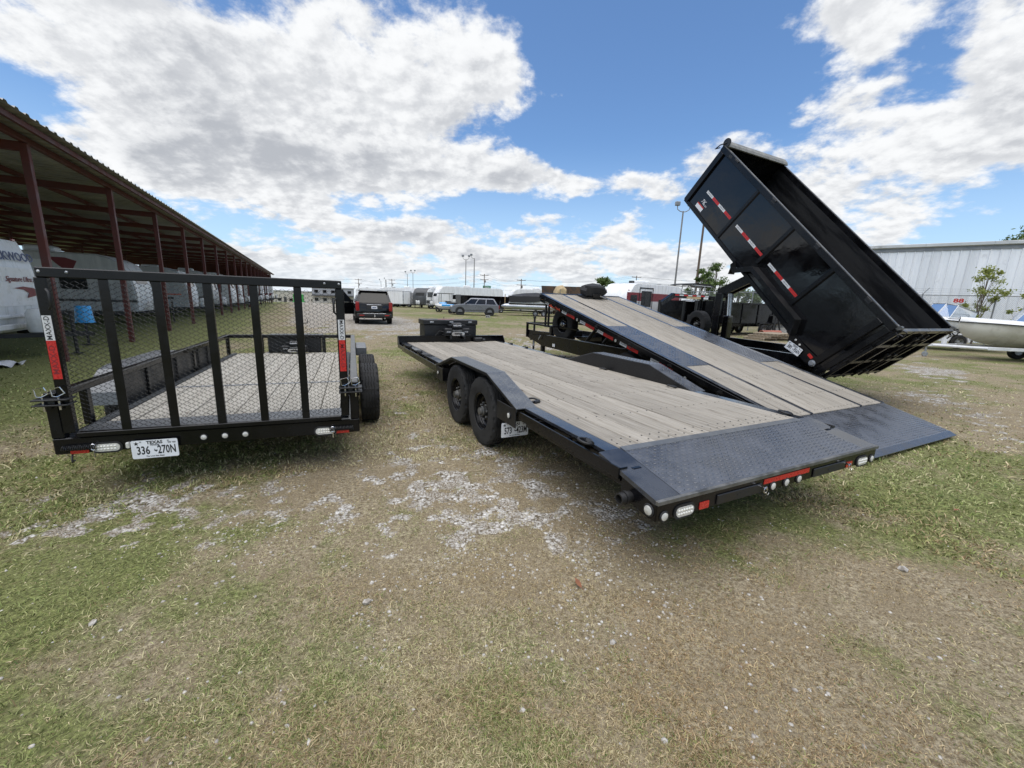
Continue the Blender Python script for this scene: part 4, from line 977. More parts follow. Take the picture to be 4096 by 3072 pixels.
# ================================================================== dump trailer with raised bed
D = thing('dump_trailer', 'black dump trailer with its long bed raised steeply, plate 380 956N', 'trailer', (6.556, 7.72, 0), .489)
DA = .794; BM = Tm(0, 0, .589) @ Rm(DA, 'X'); BL, BH, BX = 5.02, 1.25, 1.075
fl = MB().box(-BX+.03, BX-.03, .02, BL, .0, .012)
for y in np.arange(.4, BL, .4): fl.box(-.9, .9, y-.03, y+.03, -.075, .0)
for s in (-1, 1): fl.cbox(s*.36, s*.44, .0, BL, -.15, -.076, .006).box(s*(BX-.035), s*(BX+.005), .02, BL, -.06, .012)
B = ob('dump_bed', fl, 'black_paint', D, mx=BM)
for s in (-1, 1):
    ob('side_wall', MB().box(s*(BX-.028), s*(BX-.022), .02, BL, .012, BH-.01), 'black_gloss', B)
    ob('wall_lining', MB().box(s*(BX-.034), s*(BX-.029), .02, BL-.01, .012, BH-.01), 'bed_inside', B)
    ob('top_rail', MB().cbox(s*(BX-.035), s*(BX+.030), .0, BL+.02, BH-.115, BH-.001, .006), 'black_paint', B)
    ob('pale_top_edge', MB().box(s*(BX-.033), s*(BX+.026), .0, BL+.02, BH, BH+.004), 'worn_steel', B)  # thin paler strip along the top edge of each bed rail
    for y in (3.63, 2.505, 1.385): ob('side_rib', MB().prism([(y-.055, 0), (y+.055, 0), (y+.03, .035*1), (y-.03, .035)], 'z', .015 if y > 3 else .28, BH-.115, mx=Matrix(((0, s, 0, s*(BX-.022)), (1, 0, 0, 0), (0, 0, 1, 0), (0, 0, 0, 1)))), 'black_paint', B)
    ob('rear_post', MB().cbox(s*(BX-.03), s*(BX+.035), .17, .29, -.06, BH-.115, .006).cbox(s*(BX-.03), s*(BX+.03), .0, .10, -.10, BH-.115, .006), 'black_paint', B)
    ob('front_post', MB().cbox(s*(BX-.03), s*(BX+.03), BL-.12, BL+.01, -.02, BH-.115, .006), 'black_paint', B)
    pk = MB()
    for y in (.6, 1.9, 3.2, 4.7): pk.box(s*(BX+.030), s*(BX+.032), y-.05, y+.05, BH-.08, BH-.03)
    ob('stake_holes', pk, 'ink_black', B)
    hk = MB()
    for y in (.6, 1.9, 3.2, 4.5): hk.cbox(s*(BX-.03), s*(BX+.045), y-.06, y+.06, BH-.045, BH-.012, .004)
    ob('rail_brackets', hk, 'black_satin', B)
    side = lambda y, z=.43: frame((s*(BX-.0215), y, z), (0, -1, 0) if s < 0 else (0, 1, 0), (0, 0, 1))
    sg = []
    for a, b in ((4.65, 3.70), (3.48, 2.56), (2.32, 1.43)):
        L = (a-b)/4
        for k in range(4): sg.append((a-L*(k+1), a-L*k-.002, 'white' if k % 2 == 0 else 'red'))
    tape_run(B, sg, side, .055, 'MAXX-D', .032)
    d = ob('maker_decal', MB().box(-.12, .12, -.05, .05, 0, .0015), 'ink_white', B, mx=side(4.55, .10))
    text('7K', .12, 'ink_white', B, side(4.55, .235), ext=.001, shear=.3); text('MAXX', .05, 'ink_white', B, side(4.46, .20), ext=.001)
    ob('decal_band', MB().box(-.12, .12, -.012, .012, .0016, .0025), 'ink_red', d, mx=Tm(0, .045, 0))
    # fender welded to the bed
    pf = [(2.87, .03), (2.72, -.12), (2.46, .21), (2.36, .27), (1.03, .27), (.86, .02)]
    fo = [(2.74, -.09), (2.42, .25), (1.02, .25), (.84, .0)]; fi = [(2.62, -.12), (2.36, .17), (1.09, .17), (.93, .0)]
    fb = MB()
    xo = s*(BX+.19); xi = s*(BX-.02)
    for (a, za), (b, zb) in zip(fo, fo[1:]): fb.add([(xi, a, za), (xo, a, za), (xo, b, zb), (xi, b, zb), (xi, a, za-.008), (xo, a, za-.008), (xo, b, zb-.008), (xi, b, zb-.008)], [(0, 1, 2, 3), (4, 7, 6, 5), (0, 4, 5, 1), (1, 5, 6, 2), (2, 6, 7, 3), (0, 3, 7, 4)])
    Fd = ob('fender', fb, 'black_satin', B)
    ob('fender_face', MB().prism(fo+list(reversed(fi)), 'x', xo-s*.006, xo) if False else MB().add([(xo, a, z) for a, z in fo]+[(xo, a, z) for a, z in fi], [(0, 1, 5, 4), (1, 2, 6, 5), (2, 3, 7, 6)]), 'black_paint', Fd)
    ob('weld_beads', MB().path([(s*(BX+.0), a, z-.012) for a, z in [(2.40, .235), (1.03, .235)]], .009, 6), 'black_satin', Fd)
    ob('fender_flange', MB().add([(xi, 2.74, -.09), (xo, 2.74, -.09), (xo, 2.68, -.20), (xi, 2.68, -.20), (xi, 2.90, .02), (xo, 2.80, -.05)], [(0, 1, 2, 3), (0, 4, 5, 1)]), 'black_satin', Fd)
    ob('rear_bracket', MB().prism([(.95, -.02), (.30, .06), (.16, -.06), (.30, -.16), (.84, -.16)], 'x', s*(BX+.0), s*(BX+.012)), 'black_paint', B)
    o = ob('rear_reflector', MB().prism(rrect(.10, .055, .008), 'z', 0, .004), 'red_reflector', B, mx=side(.363, -.01) @ Tm(0, 0, .036))
    for y in (.76, .645): round_light(B, side(y, -.03) @ Tm(0, 0, .034), .02)
    ob('hinge_pin', MB().lathe([(.06, 0), (.06, .03), (.035, .035), (.035, .05), (0, .05)], (0, 0, 0), 'z', 14, mx=side(.235, -.055) @ Tm(0, 0, .03)), 'galvanised', B, smooth=40)
    # gate hinge knobs and hooks
    ob('gate_hinge', MB().lathe([(.032, -.035), (.032, .035), (.012, .04), (0, .04)], (s*(BX), -.03, BH+.0), 'x', 14).cbox(s*(BX-.025), s*(BX+.025), -.05, .04, BH-.05, BH+.012, .006), 'worn_steel', B, smooth=40)
    ob('gate_hook', MB().path([(s*BX, -.04, BH-.02), (s*BX, -.14, BH+.02), (s*BX, -.16, BH-.05), (s*BX, -.10, BH-.07)], .013, 6).path([(s*BX, -.05, BH-.08), (s*BX, -.13, BH-.10), (s*BX, -.13, BH-.17)], .012, 6), 'black_satin', B, smooth=50)
ob('front_wall', MB().box(-BX+.03, BX-.03, BL-.008, BL, .012, BH+.02).cbox(-BX, BX, BL-.02, BL+.05, BH-.10, BH+.02, .006).box(-.8, -.7, BL, BL+.05, 0, BH-.1).box(.7, .8, BL, BL+.05, 0, BH-.1), 'black_paint', B)
tr = MB().prism([(BL+.05, BH+.02), (BL-.10, BH+.021), (BL-.11, BH+.045), (BL-.06, BH+.075), (BL+.05, BH+.085), (BL+.10, BH+.06), (BL+.09, BH+.02)], 'x', -BX, BX)
tr_ = ob('tarp_roller', tr, 'tarp_beige', B)
ob('tarp_crank', MB().path([(-BX-.02, BL+.0, BH+.06), (-BX-.05, BL+.08, BH-.04), (-BX-.05, BL+.12, BH-.14)], .012, 6).tube((-BX-.04, BL+.05, BH-.08), (-BX-.04, BL+.14, BH-.16), .01, 6).lathe([(.09, -.02), (.09, 0), (0, 0)], (-BX, BL, BH+.06), 'x', 16), 'black_satin', tr_, smooth=50)
# tailgate (two barn doors seen from below)
for s in (-1, 1):
    a, b = (.012, BX-.005) if s > 0 else (-BX+.005, -.012)
    gt = ob('tailgate_door', MB().box(a, b, -.035, -.028, -.08, BH-.02), 'black_gloss', B)
    fb = MB()
    for x0, x1 in ((a, a+.07), (b-.07, b), ((a+b)/2-.03, (a+b)/2+.03)): fb.cbox(x0, x1, -.085, -.035, -.08, BH-.02, .005)
    for z in (-.08, .35, .8, BH-.09): fb.cbox(a, b, -.08, -.034, z, z+.07, .005)
    ob('door_frame', fb, 'black_paint', gt)
    ob('door_edge', MB().box(a, b, -.086, -.03, BH-.019, BH-.012), 'worn_steel', gt)
    lk = MB().tube((a+.12 if s > 0 else b-.12, -.105, -.05), (a+.12 if s > 0 else b-.12, -.105, BH-.1), .016, 8)
    for z in (.1, .6, 1.05): lk.cbox((a+.12 if s > 0 else b-.12)-.05, (a+.12 if s > 0 else b-.12)+.05, -.13, -.08, z-.025, z+.025, .004)
    ob('lock_rod', lk, 'black_satin', gt, smooth=40)
hg = MB()
for x in np.linspace(-.95, .95, 7): hg.cbox(x-.025, x+.025, -.09, -.03, -.105, -.06, .006)
ob('spreader_hinges', hg, 'black_satin', B)
plate(D, BM @ frame((-BX-.045, .645, -.142), (0, -.96, .27), (0, .27, .96)), ('380', '956N'))
# chassis, hoist, wheels
dc = MB()
for s in (-1, 1):
    dc.add([(s*.92, .35, .62), (s*.84, .35, .62), (s*.84, .35, .82), (s*.92, .35, .82), (s*.92, 5.6, .72), (s*.84, 5.6, .72), (s*.84, 5.6, .93), (s*.92, 5.6, .93)], [(0, 1, 2, 3), (4, 7, 6, 5), (0, 4, 5, 1), (1, 5, 6, 2), (2, 6, 7, 3), (3, 7, 4, 0)])
for y in (.5, 1.5, 2.7, 3.6, 4.6, 5.4): dc.box(-.84, .84, y-.05, y+.05, .62, .74)
ob('chassis', dc, 'black_paint', D)
ob('pale_rail_edge', MB().add([(.83, .4, .824), (.93, .4, .824), (.93, 5.6, .934), (.83, 5.6, .934)], [(0, 1, 2, 3)]), 'worn_steel', D)  # lit top edge of the right rail, painted as a pale strip
ob('hydraulic_line', MB().path([(-.6, 2.0, .80), (-.6, 1.3, .77), (-.6, .6, .745)], .015, 6), 'galvanised', D, smooth=50)
for s in (-1, 1):
    ob('hoist_leg', MB().cbox(s*.16, s*.23, 2.83, 3.0, .70, 2.0, .006), 'black_paint', D)
    ob('hoist_arm', MB().prism([(3.02, 1.88), (3.02, 2.10), (2.15, 2.50), (1.9, 2.56), (1.9, 2.38)], 'x', s*.10, s*.15), 'black_paint', D)
ob('hoist_cylinder', MB().cbox(-.09, .09, 2.66, 2.82, .70, 1.47, .02), 'black_gloss', D)
ob('hoist_rod', MB().tube((-.04, 2.74, 1.47), (-.04, 2.78, 2.0), .022, 10).tube((.04, 2.74, 1.47), (.04, 2.78, 2.0), .022, 10), 'chrome', D, smooth=40)
ob('tongue', MB().prism([(-.8, 5.6), (-.68, 5.6), (.04, 7.2), (-.04, 7.2)], 'z', .70, .86).prism([(.8, 5.6), (.68, 5.6), (-.04, 7.2), (.04, 7.2)], 'z', .701, .859), 'black_paint', D)
for s in (-1, 1):
    for y in (1.35, 2.25): wheel(D, s*1.06, y, .40, .40, .22, s, rot=y)
for y in (1.35, 2.25): axle(D, y, .40, .95)
jack(D, 0, 6.9, .04, 1.2)
# ================================================================== open storage shed on the left
S = thing('storage_shed', 'long open storage shed with rust red steel posts and corrugated roof', 'shed', (-9.748, 8.662, 0), .477)
SP, NB = 4.02, 19
roofz = lambda x: 4.50-x*.010
pm = MB().cbox(-.06, .06, -.06, .06, -.3, 4.33, .008).mesh('post'); pmb = MB().cbox(-.05, .05, -.05, .05, -.3, 4.34, .006).mesh('post')
rf = MB().add([(0, -.05, 4.17), (0, .05, 4.17), (0, .05, 4.34), (0, -.05, 4.34), (-14.4, -.05, 4.30), (-14.4, .05, 4.30), (-14.4, .05, 4.47), (-14.4, -.05, 4.47)], [(0, 1, 2, 3), (4, 7, 6, 5), (0, 4, 5, 1), (1, 5, 6, 2), (2, 6, 7, 3), (3, 7, 4, 0)]).mesh('rafter')
cr = MB(); nr = 13; pr = []
for k in range(nr):
    y0 = k*SP/nr
    for f, z in ((0, 0), (.55, 0), (.66, .035), (.89, .035)): pr.append((y0+f*SP/nr, z))
pr.append((SP, 0)); nq = len(pr)
vs = []
for x in (.62, -14.8):
    for t in (0, -.004):
        for y, z in pr: vs.append((x, y, roofz(x)+z+t))
fs = []
for i in range(nq-1): fs += [(i, i+1, 2*nq+i+1, 2*nq+i), (nq+i, 3*nq+i, 3*nq+i+1, nq+i+1), (i, nq+i, nq+i+1, i+1)]
sheet = MB().add(vs, fs).mesh('roof_sheet')
for i in range(-2, NB):
    link('post', pm, S, 'rust_red', Tm(0, SP*i, 0)); link('back_post', pmb, S, 'rust_red', Tm(-14.2, SP*i, 0)); link('middle_post', pmb, S, 'rust_red', Tm(-8.9, SP*i, 0)); link('rafter', rf, S, 'rust_red', Tm(0, SP*i, 0))
    if i < NB-1: link('roof_sheet', sheet, S, 'roof_metal', Tm(0, SP*i, 0))
ye0, ye1 = -2*SP-.1, (NB-1)*SP+.1
ob('eave_beam', MB().cbox(-.05, .05, ye0, ye1, 4.34, 4.46, .008), 'rust_red', S)
ob('eave_angle', MB().box(.40, .46, ye0, ye1, 4.37, 4.47), 'rust_red', S)
for x in (-1.8, -3.6, -5.4, -7.2, -9.0, -10.8, -12.6, -14.3): ob('purlin', MB().box(x-.04, x+.04, ye0, ye1, roofz(x)-.14, roofz(x)-.03), 'rust_red', S)
we = MB()
for k in range(46): we.box(-14.3+.31*k, -14.3+.31*k+.26, ye1-.02, ye1+.02, 0, 4.4); we.box(-14.3+.31*k+.26, -14.3+.31*k+.31, ye1-.05, ye1+.05, 0, 4.4)
ob('end_wall', we, 'rust_red', S)

# ================================================================== caravans
def rv(name, label, loc, rz, L=7.0, Wd=2.4, H=2.95, nose='curve', skin='rv_white', cap='rv_white', stripes=(), wins=((.22, .34, 1.45, 2.05), (.55, .72, 1.45, 2.05)), cat='caravan', group=None, z0=.55, tongue=True, ac=True, swoosh=None, frontwin=True, jackcover=None):
    o = thing(name, label, cat, loc, rz, group)
    if nose == 'curve': pf = [(-.02, z0), (.0, 1.2), (-.04, 1.7), (-.18, 2.2), (-.42, 2.6), (-.75, H-.10), (-1.1, H)]
    elif nose == 'round': pf = [(-.10, z0), (.0, .9), (.02, 1.5), (-.05, 2.1), (-.22, 2.6), (-.5, H-.1), (-.9, H)]
    else: pf = [(0, z0), (0, H-.35), (-.12, H-.1), (-.4, H)]
    pb = [(-L+.5, H), (-L+.12, H-.10), (-L, H-.4), (-L, z0)]
    prof = pf+pb; hw = Wd/2
    ring = lambda x, k: [(x, -L/2+(y+L/2)*k, z0+(z-z0)*(1-(1-k)*.6)) for y, z in prof]
    ob('body', MB().loft([ring(-hw, .985), ring(-hw+.05, 1), ring(hw-.05, 1), ring(hw, .985)]), skin, o, smooth=30)
    cp = MB(); n = len(pf); vs = [(x, y+.012, z+.004) for x in (-hw*.97, hw*.97) for y, z in pf]
    ob('front_cap', cp.add(vs, [(i, i+1, n+i+1, n+i) for i in range(n-1)]), cap, o, smooth=40)
    if frontwin:
        a, b = pf[2], pf[3]; vs = [(x, a[0]+(b[0]-a[0])*t+.02, a[1]+(b[1]-a[1])*t+.01) for t in (.12, .95) for x in (-hw*.62, hw*.62)]
        ob('front_window', MB().add(vs, [(0, 1, 3, 2)]), 'glass_dark', o)
    for s in (-1, 1):
        for a, b, za, zb in wins:
            wf = ob('window', MB().prism([(y, z) for y, z in [(-L*a+q[0]*0-(L*(b-a))/2+q[0], (za+zb)/2+q[1]) for q in rrect(L*(b-a), zb-za, .07, 3)]], 'x', s*(hw+.002), s*(hw+.014)), 'glass_dark', o)
        for (za, zb, m, ya, yb) in stripes:
            ob('side_stripe', MB().box(s*(hw+.001), s*(hw+.006), -L*yb, -L*ya, za, zb), m, o)
        if swoosh: ob('swoosh', MB().prism([(-L*.30, 2.15), (-L*.27, 2.3), (-L*.25, 2.6), (-L*.30, 2.72), (-L*.37, 2.72), (-L*.34, 2.45)], 'x', s*(hw+.001), s*(hw+.007)), swoosh, o)
        for y in (-L*.58, -L*.58-.8):
            w_ = link('tyre', tyre_mesh(.33, .2, .19, False, 40), o, 'rubber', Tm(s*(hw-.12), y, .33)); link('rim', rim_mesh(.19, .2, s, 6), w_, 'galvanised')
        ob('skirt', MB().box(s*(hw-.02), s*hw, -L*.98, -.25, z0-.16, z0+.02), 'rv_dark' if skin != 'rv_white' else 'rv_grey', o)
        ob('marker_light', MB().cbox(s*(hw-.24), s*(hw-.12), pf[-3][0]+.0, pf[-3][0]+.035, pf[-3][1], pf[-3][1]+.05, .008), 'red_light', o)
    ob('door', MB().box(hw+.003, hw+.016, -L*.46, -L*.46+.66, .75, 2.6), cap, o)
    ob('roof_cap', MB().box(-hw*.95, hw*.95, -L+.4, pf[-1][0]-.05, H-.01, H+.03), 'rv_roof', o)
    if ac: ob('roof_air_conditioner', MB().cbox(-.35, .35, -L*.52, -L*.52+.95, H+.02, H+.30, .07), 'rv_white' if ac is True else ac, o)
    ob('roof_vent', MB().cbox(-.2, .2, -L*.8, -L*.8+.4, H+.02, H+.13, .03), 'rv_dark', o)
    if tongue:
        ob('tongue', MB().prism([(-.8, -.3), (-.7, -.3), (.04, 1.3), (-.04, 1.3)], 'z', .46, .55).prism([(.8, -.3), (.7, -.3), (-.04, 1.3), (.04, 1.3)], 'z', .461, .549), 'trim_black', o)
        pc = MB()
        for x in (-.19, .19): pc.lathe([(.15, .56), (.17, .60), (.17, .98), (.12, 1.08), (0, 1.1)], (x, .45, 0), 'z', 14)
        ob('propane_cover', pc, 'plastic_white', o, smooth=40)
        jack(o, 0, .95, .05, .95)
    return o
SR = .477; sx_, sy_ = Vector((math.cos(SR), math.sin(SR), 0)), Vector((-math.sin(SR), math.cos(SR), 0))
def shed_pt(x, y): v = Vector((-9.748, 8.662, 0))+sx_*x+sy_*y; return (v.x, v.y, gz(v.x, v.y)*.0)
NOSE = SR-math.pi/2
r1 = rv('caravan', 'white caravan with blue lettering and red swoosh on its rounded nose, in the shed', shed_pt(-1.15, 1.15), NOSE, 7.2, 2.45, 2.72, nose='round', frontwin=False, group='caravans stored under the shed')
fc = lambda x, y, z, t=0.: frame((x, y, z), (-1, 0, 0), (0, -t, 1))
text('ROCKWOOD', .27, 'ink_blue', r1, fc(-.30, .008, 2.22, .20), ext=.004, sx=1.08, bold=.004, name='lettering')
text('Signature Ultra Lite', .17, 'ink_maroon', r1, fc(-.55, .045, 1.72, .0), ext=.003, shear=.35, sx=.95)
swp = [(-.62, 0), (-.35, .10), (.05, .13), (.40, .09), (.05, .06), (-.15, -.02), (-.05, -.13), (-.42, -.08)]
ob('swoosh', MB().prism(swp, 'z', 0, .004), 'ink_maroon', r1, mx=fc(-.55, .045, 1.43) @ Matrix.Diagonal((-1, 1, 1, 1)))
ob('cap_panel', MB().prism(rrect(1.9, .85, .14), 'z', 0, .012), 'rv_white', r1, mx=fc(0, .022, 1.55))
ob('front_bumper', MB().cbox(-1.2, 1.2, .02, .12, .62, .74, .02).cbox(-1.15, 1.15, .0, .06, .86, .94, .02), 'rv_white', r1)
ob('propane_bottle', MB().lathe([(.10, .5), (.12, .55), (.12, 1.0), (.08, 1.08), (0, 1.1)], (-1.0, .28, 0), 'z', 12), 'plastic_white', r1, smooth=40)
RVS = [('grey caravan with maroon swoosh, next in the shed after the blue lettered caravan', 'rv_grey', 'rv_white', ((.95, 1.05, 'rv_dark', .0, .9),), 'ink_maroon', 'curve', .1, 2.9),
       ('grey caravan with orange line and dark band, third caravan in the shed row', 'rv_grey', 'rv_white', ((1.25, 1.31, 'ink_orange', .05, .8), (1.0, 1.12, 'rv_dark', .1, .95)), None, 'curve', .0, 2.75),
       ('beige grey caravan with dark lower band, fourth caravan in the shed row', 'rv_grey', 'rv_grey', ((.75, 1.1, 'rv_dark', 0, 1),), None, 'round', -.2, 2.85),
       ('white caravan with dark window band, fifth caravan in the shed row', 'rv_white', 'rv_white', ((1.4, 2.1, 'rv_dark', .1, .7),), None, 'curve', .2, 2.95),
       ('white caravan with thin maroon line, sixth caravan in the shed row', 'rv_white', 'rv_white', ((1.2, 1.28, 'maroon', 0, 1),), None, 'curve', .0, 2.8),
       ('pale caravan with grey nose, seventh caravan in the shed row', 'rv_white', 'rv_grey', ((.9, 1.0, 'rv_dark', 0, 1),), None, 'round', .1, 2.95)]
for k, (lb, sk, cp, stp, sw, ns, dx_, hh_) in enumerate(RVS):
    rv('caravan', lb, shed_pt((-1.9, -1.2, -.9, -.6, -.5, -.4)[k]+dx_*.5, (12.9, 19.2, 25.0, 30.6, 36.2, 41.7)[k]), NOSE, 7.0+.3*(k % 3), 2.35, hh_, nose=ns, skin=sk, cap=cp, stripes=stp, swoosh=sw, group='caravans stored under the shed')
for k, b in enumerate((8, 10, 12, 14)):
    rv('caravan', ['white caravan with grey band deep in the shed, eighth in the row', 'white caravan with black band, ninth in the shed row', 'white caravan with tan skirt, tenth in the shed row', 'white caravan with maroon band, eleventh in the shed row'][k], shed_pt(-.3+.3*(k % 2), (47.4, 53, 58.6, 64)[k]), NOSE, 7.2, 2.4, 2.9, nose=('curve', 'flat')[k % 2], stripes=(((1.0, 1.3, ('rv_grey', 'rv_dark', 'canvas_tan', 'maroon')[k], 0, 1),)), group='caravans stored under the shed')
e = rv('caravan', 'white and maroon caravan with one dark window beside the red end wall of the shed', shed_pt(.3, 69.5), NOSE, 7.2, 2.5, 3.1, nose='flat', frontwin=False, stripes=((.9, 1.3, 'maroon', 0, 1),), group='caravans stored under the shed')
ob('front_window', MB().cbox(-.6, .7, .0, .02, 1.7, 2.4, .005), 'glass_dark', e)
# blue bucket turned over a jack stand, white sheet on the ground
bx, by = -11.95, 11.3
bk = thing('jack_stand', 'thin steel jack stand under the blue bucket in front of the shed', 'jack', (bx, by, 0))
ob('stand_leg', MB().tube((0, 0, .0), (0, 0, .95), .03, 10), 'trim_black', bk, smooth=40); ob('stand_foot', MB().cbox(-.12, .12, -.12, .12, 0, .015, .004), 'trim_black', bk)
bu = thing('bucket', 'bright blue bucket upside down on a jack stand by the shed', 'bucket', (bx, by, .62))
ob('bucket_wall', MB().lathe([(.20, 0), (.205, .02), (.195, .03), (.165, .44), (.15, .46), (0, .46)], (0, 0, 0), 'z', 24), 'plastic_blue', bu, smooth=40)
ob('bucket_rim', MB().lathe([(.213, .0), (.213, .03), (.203, .03), (.203, 0), (.213, 0)], (0, 0, 0), 'z', 24), 'plastic_blue', bu, smooth=40)
mb = MB(); sh = []
for j in range(14):
    for i in range(18):
        u, v = i/17-.5, j/13-.5; sh.append((u*1.5, v*.9, .05+.22*max(0, 1-4*(u*u+v*v*1.5))*(.5+.5*math.sin(9*u+3*v)**2)+.05*math.sin(17*u+11*v)))
for j in range(13):
    for i in range(17): a = j*18+i; mb.f.append((a, a+1, a+19, a+18))
mb.v = sh
tag(ob('plastic_sheet', mb, 'sheet_white', mx=Tm(-10.5, 7.75, 0) @ Rm(.5, 'Z') @ Matrix.Scale(.75, 4), smooth=60), 'crumpled white plastic sheet lying on grass by the shed', 'sheet')

# ================================================================== cars
def car(name, label, loc, rz, L, Wd, H, paint, belt, prof, gh, wheelbase, r=.37, cat='car', rimm='trim_black'):
    """y forward, centred; prof: lower body side outline; gh: (y_rear_bottom, y_rear_top, y_front_top, y_front_bottom)"""
    o = thing(name, label, cat, loc, rz); hw = Wd/2
    sc = lambda x, k, dz=0: [(x, y*k, .3+(z-.3)*(k if z > .6 else 1)) for y, z in prof]
    ob('body', MB().loft([sc(-hw, .965), sc(-hw+.05, .99), sc(-hw+.16, 1), sc(hw-.16, 1), sc(hw-.05, .99), sc(hw, .965)]), paint, o, smooth=25)
    yb, yt, ft, fb = gh; wb, wt = hw*.95, hw*.76
    P = lambda s, y, t: (s*(wb+(wt-wb)*t), y, belt-.03+(H-belt+.03)*t)
    rings = []
    for t, k in ((0, 0), (.86, .86), (.97, .97), (1.0, 1.0)):
        ya, yf = yb+(yt-yb)*k, fb+(ft-fb)*k; ins = .0 if t < .9 else (.05 if t < .99 else .14)
        w_ = wb+(wt-wb)*t-ins
        z = belt-.03+(H-belt+.03)*t
        rings.append([(-w_, ya+ins, z), (-w_*.6, ya-.03+ins, z), (w_*.6, ya-.03+ins, z), (w_, ya+ins, z), (w_, yf-ins, z), (w_*.6, yf+.06-ins, z), (-w_*.6, yf+.06-ins, z), (-w_, yf-ins, z)])
    ob('cabin', MB().loft(rings), paint, o, smooth=35)
    for s in (-1, 1):
        cuts = np.linspace(.03, .97, 4)
        for a, b in zip(cuts, cuts[1:]):
            q = []
            for f, t in ((a+.015, .10), (b-.015, .10), (b-.015, .84), (a+.015, .84)):
                y0, y1 = yb+(yt-yb)*t, fb+(ft-fb)*t; p = P(s, y0+(y1-y0)*f, t); q.append((p[0]+s*.006, p[1], p[2]))
            ob('side_window', MB().quad(*q), 'glass_dark', o)
    def endglass(nm, f, off):
        q = []
        for sx, t in ((-.86, .10), (.86, .10), (.84, .86), (-.84, .86)):
            y = (yb+(yt-yb)*t-.042) if f == 0 else (fb+(ft-fb)*t+.07); q.append((sx*(wb+(wt-wb)*t)*.98, y, belt-.03+(H-belt+.03)*t))
        ob(nm, MB().quad(*q), 'glass_dark', o)
    endglass('rear_window', 0, 0); endglass('windscreen', 1, 0)
    for s in (-1, 1):
        for y in (wheelbase/2, -wheelbase/2):
            yy = y+.0
            ob('wheel_arch', MB().lathe([(r+.075, -.005), (r+.075, .012), (r*.6, .012)], (0, 0, 0), 'x', 24, mx=Tm(s*(hw-.005), yy, r) @ Matrix.Diagonal((s, 1, 1, 1)), cap=False), 'trim_black', o)
            w_ = link('tyre', tyre_mesh(r, .25, r*.68, False, 40), o, 'rubber', Tm(s*(hw-.105), yy, r)); link('rim', rim_mesh(r*.68, .25, s, 7), w_, rimm)
        ob('door_mirror', MB().cbox(s*(hw-.02), s*(hw+.20), fb-.38, fb-.26, belt+.0, belt+.15, .03), paint if paint != 'car_grey' else 'trim_black', o)
        ob('tail_light', MB().cbox(s*(hw-.22), s*(hw-.03), -L/2-.012, -L/2+.09, belt-.42, belt-.05, .02), 'red_light', o)
        ob('headlight', MB().cbox(s*(hw-.42), s*(hw-.06), L/2-.16, L/2+.006, belt-.30, belt-.16, .03), 'lens_clear', o)
        for y in (-.55, .45): ob('door_handle', MB().cbox(s*(hw-.01), s*(hw+.018), y-.1, y+.1, belt-.17, belt-.13, .008), paint, o)
    ob('rear_bumper', MB().cbox(-hw*.93, hw*.93, -L/2-.05, -L/2+.12, .42, .62, .04), 'trim_black', o)
    ob('front_grille', MB().cbox(-hw*.45, hw*.45, L/2-.10, L/2+.012, .55, .85, .03), 'trim_black', o)
    return o
L = 5.3; prof = [(-2.62, .36), (-2.66, .60), (-2.63, 1.0), (-2.58, 1.18), (1.15, 1.18), (2.35, 1.10), (2.60, .98), (2.65, .55), (2.55, .34)]
y_ = car('parked_car', 'black full-size sport utility vehicle with its left front door open on the gravel road', (-8.95, 25.6, 0), .40, 5.3, 2.03, 1.88, 'car_black', 1.18, prof, (-2.56, -2.22, .55, 1.35), 3.07, .40, 'car')
ob('rear_spoiler', MB().cbox(-.78, .78, -2.42, -2.15, 1.84, 1.885, .015), 'car_black', y_)
ob('tailgate_panel', MB().cbox(-.42, .42, -2.672, -2.64, .86, 1.08, .02), 'trim_black', y_)
ob('chrome_strip', MB().cbox(-.62, .62, -2.685, -2.655, .612, .632, .006).cbox(-.40, .40, -2.665, -2.63, 1.09, 1.115, .006), 'chrome', y_)
p_ = ob('license_plate', MB().prism(rrect(.31, .155, .015), 'z', 0, .004), 'plate_white', y_, mx=frame((0, -2.674, .96), (1, 0, 0), (0, 0, 1)))
text('TNU-4571', .075, 'ink_blue', p_, Tm(0, -.01, .0045), sx=.8) if False else ob('plate_marks', MB().box(-.11, .11, -.04, .012, .004, .005), 'ink_blue', p_)
ob('tow_ball', MB().cbox(-.03, .03, -2.86, -2.6, .42, .50, .006).lathe([(.02, 0), (.02, .06), (.03, .08), (.026, .11), (0, .12)], (0, -2.83, .49), 'z', 10), 'chrome', y_, smooth=40)
for s in (-1, 1):
    ob('roof_rail', MB().path([(s*.70, -1.9, 1.87), (s*.70, -1.8, 1.93), (s*.70, .3, 1.93), (s*.70, .42, 1.87)], .016, 6), 'chrome', y_, smooth=50)
    ob('tail_light', MB().cbox(s*.86, s*1.0, -2.655, -2.55, .84, 1.40, .03) if False else MB().cbox(s*.80, s*.985, -2.672, -2.55, .80, 1.26, .02), 'red_light', y_)
    ob('bumper_reflector', MB().box(s*.55, s*.80, -2.714, -2.705, .50, .54), 'red_reflector', y_)
    ob('exhaust_tip', MB().tube((s*.55, -2.72, .36), (s*.55, -2.5, .36), .04, 10), 'chrome', y_, smooth=40)
dr = MB(); hx = Tm(-1.0, 1.05, 0) @ Rm(-1.05, 'Z')
dpoly = [(0, .42), (-1.08, .42), (-1.1, 1.15), (0, 1.15)]
dd = ob('open_door', MB().prism(dpoly, 'x', -.04, .04), 'car_black', y_, mx=hx)
ob('door_window', MB().prism([(-.05, 1.16), (-1.08, 1.16), (-.98, 1.78), (-.62, 1.78), (-.05, 1.22)], 'x', -.012, .012), 'glass_dark', dd)
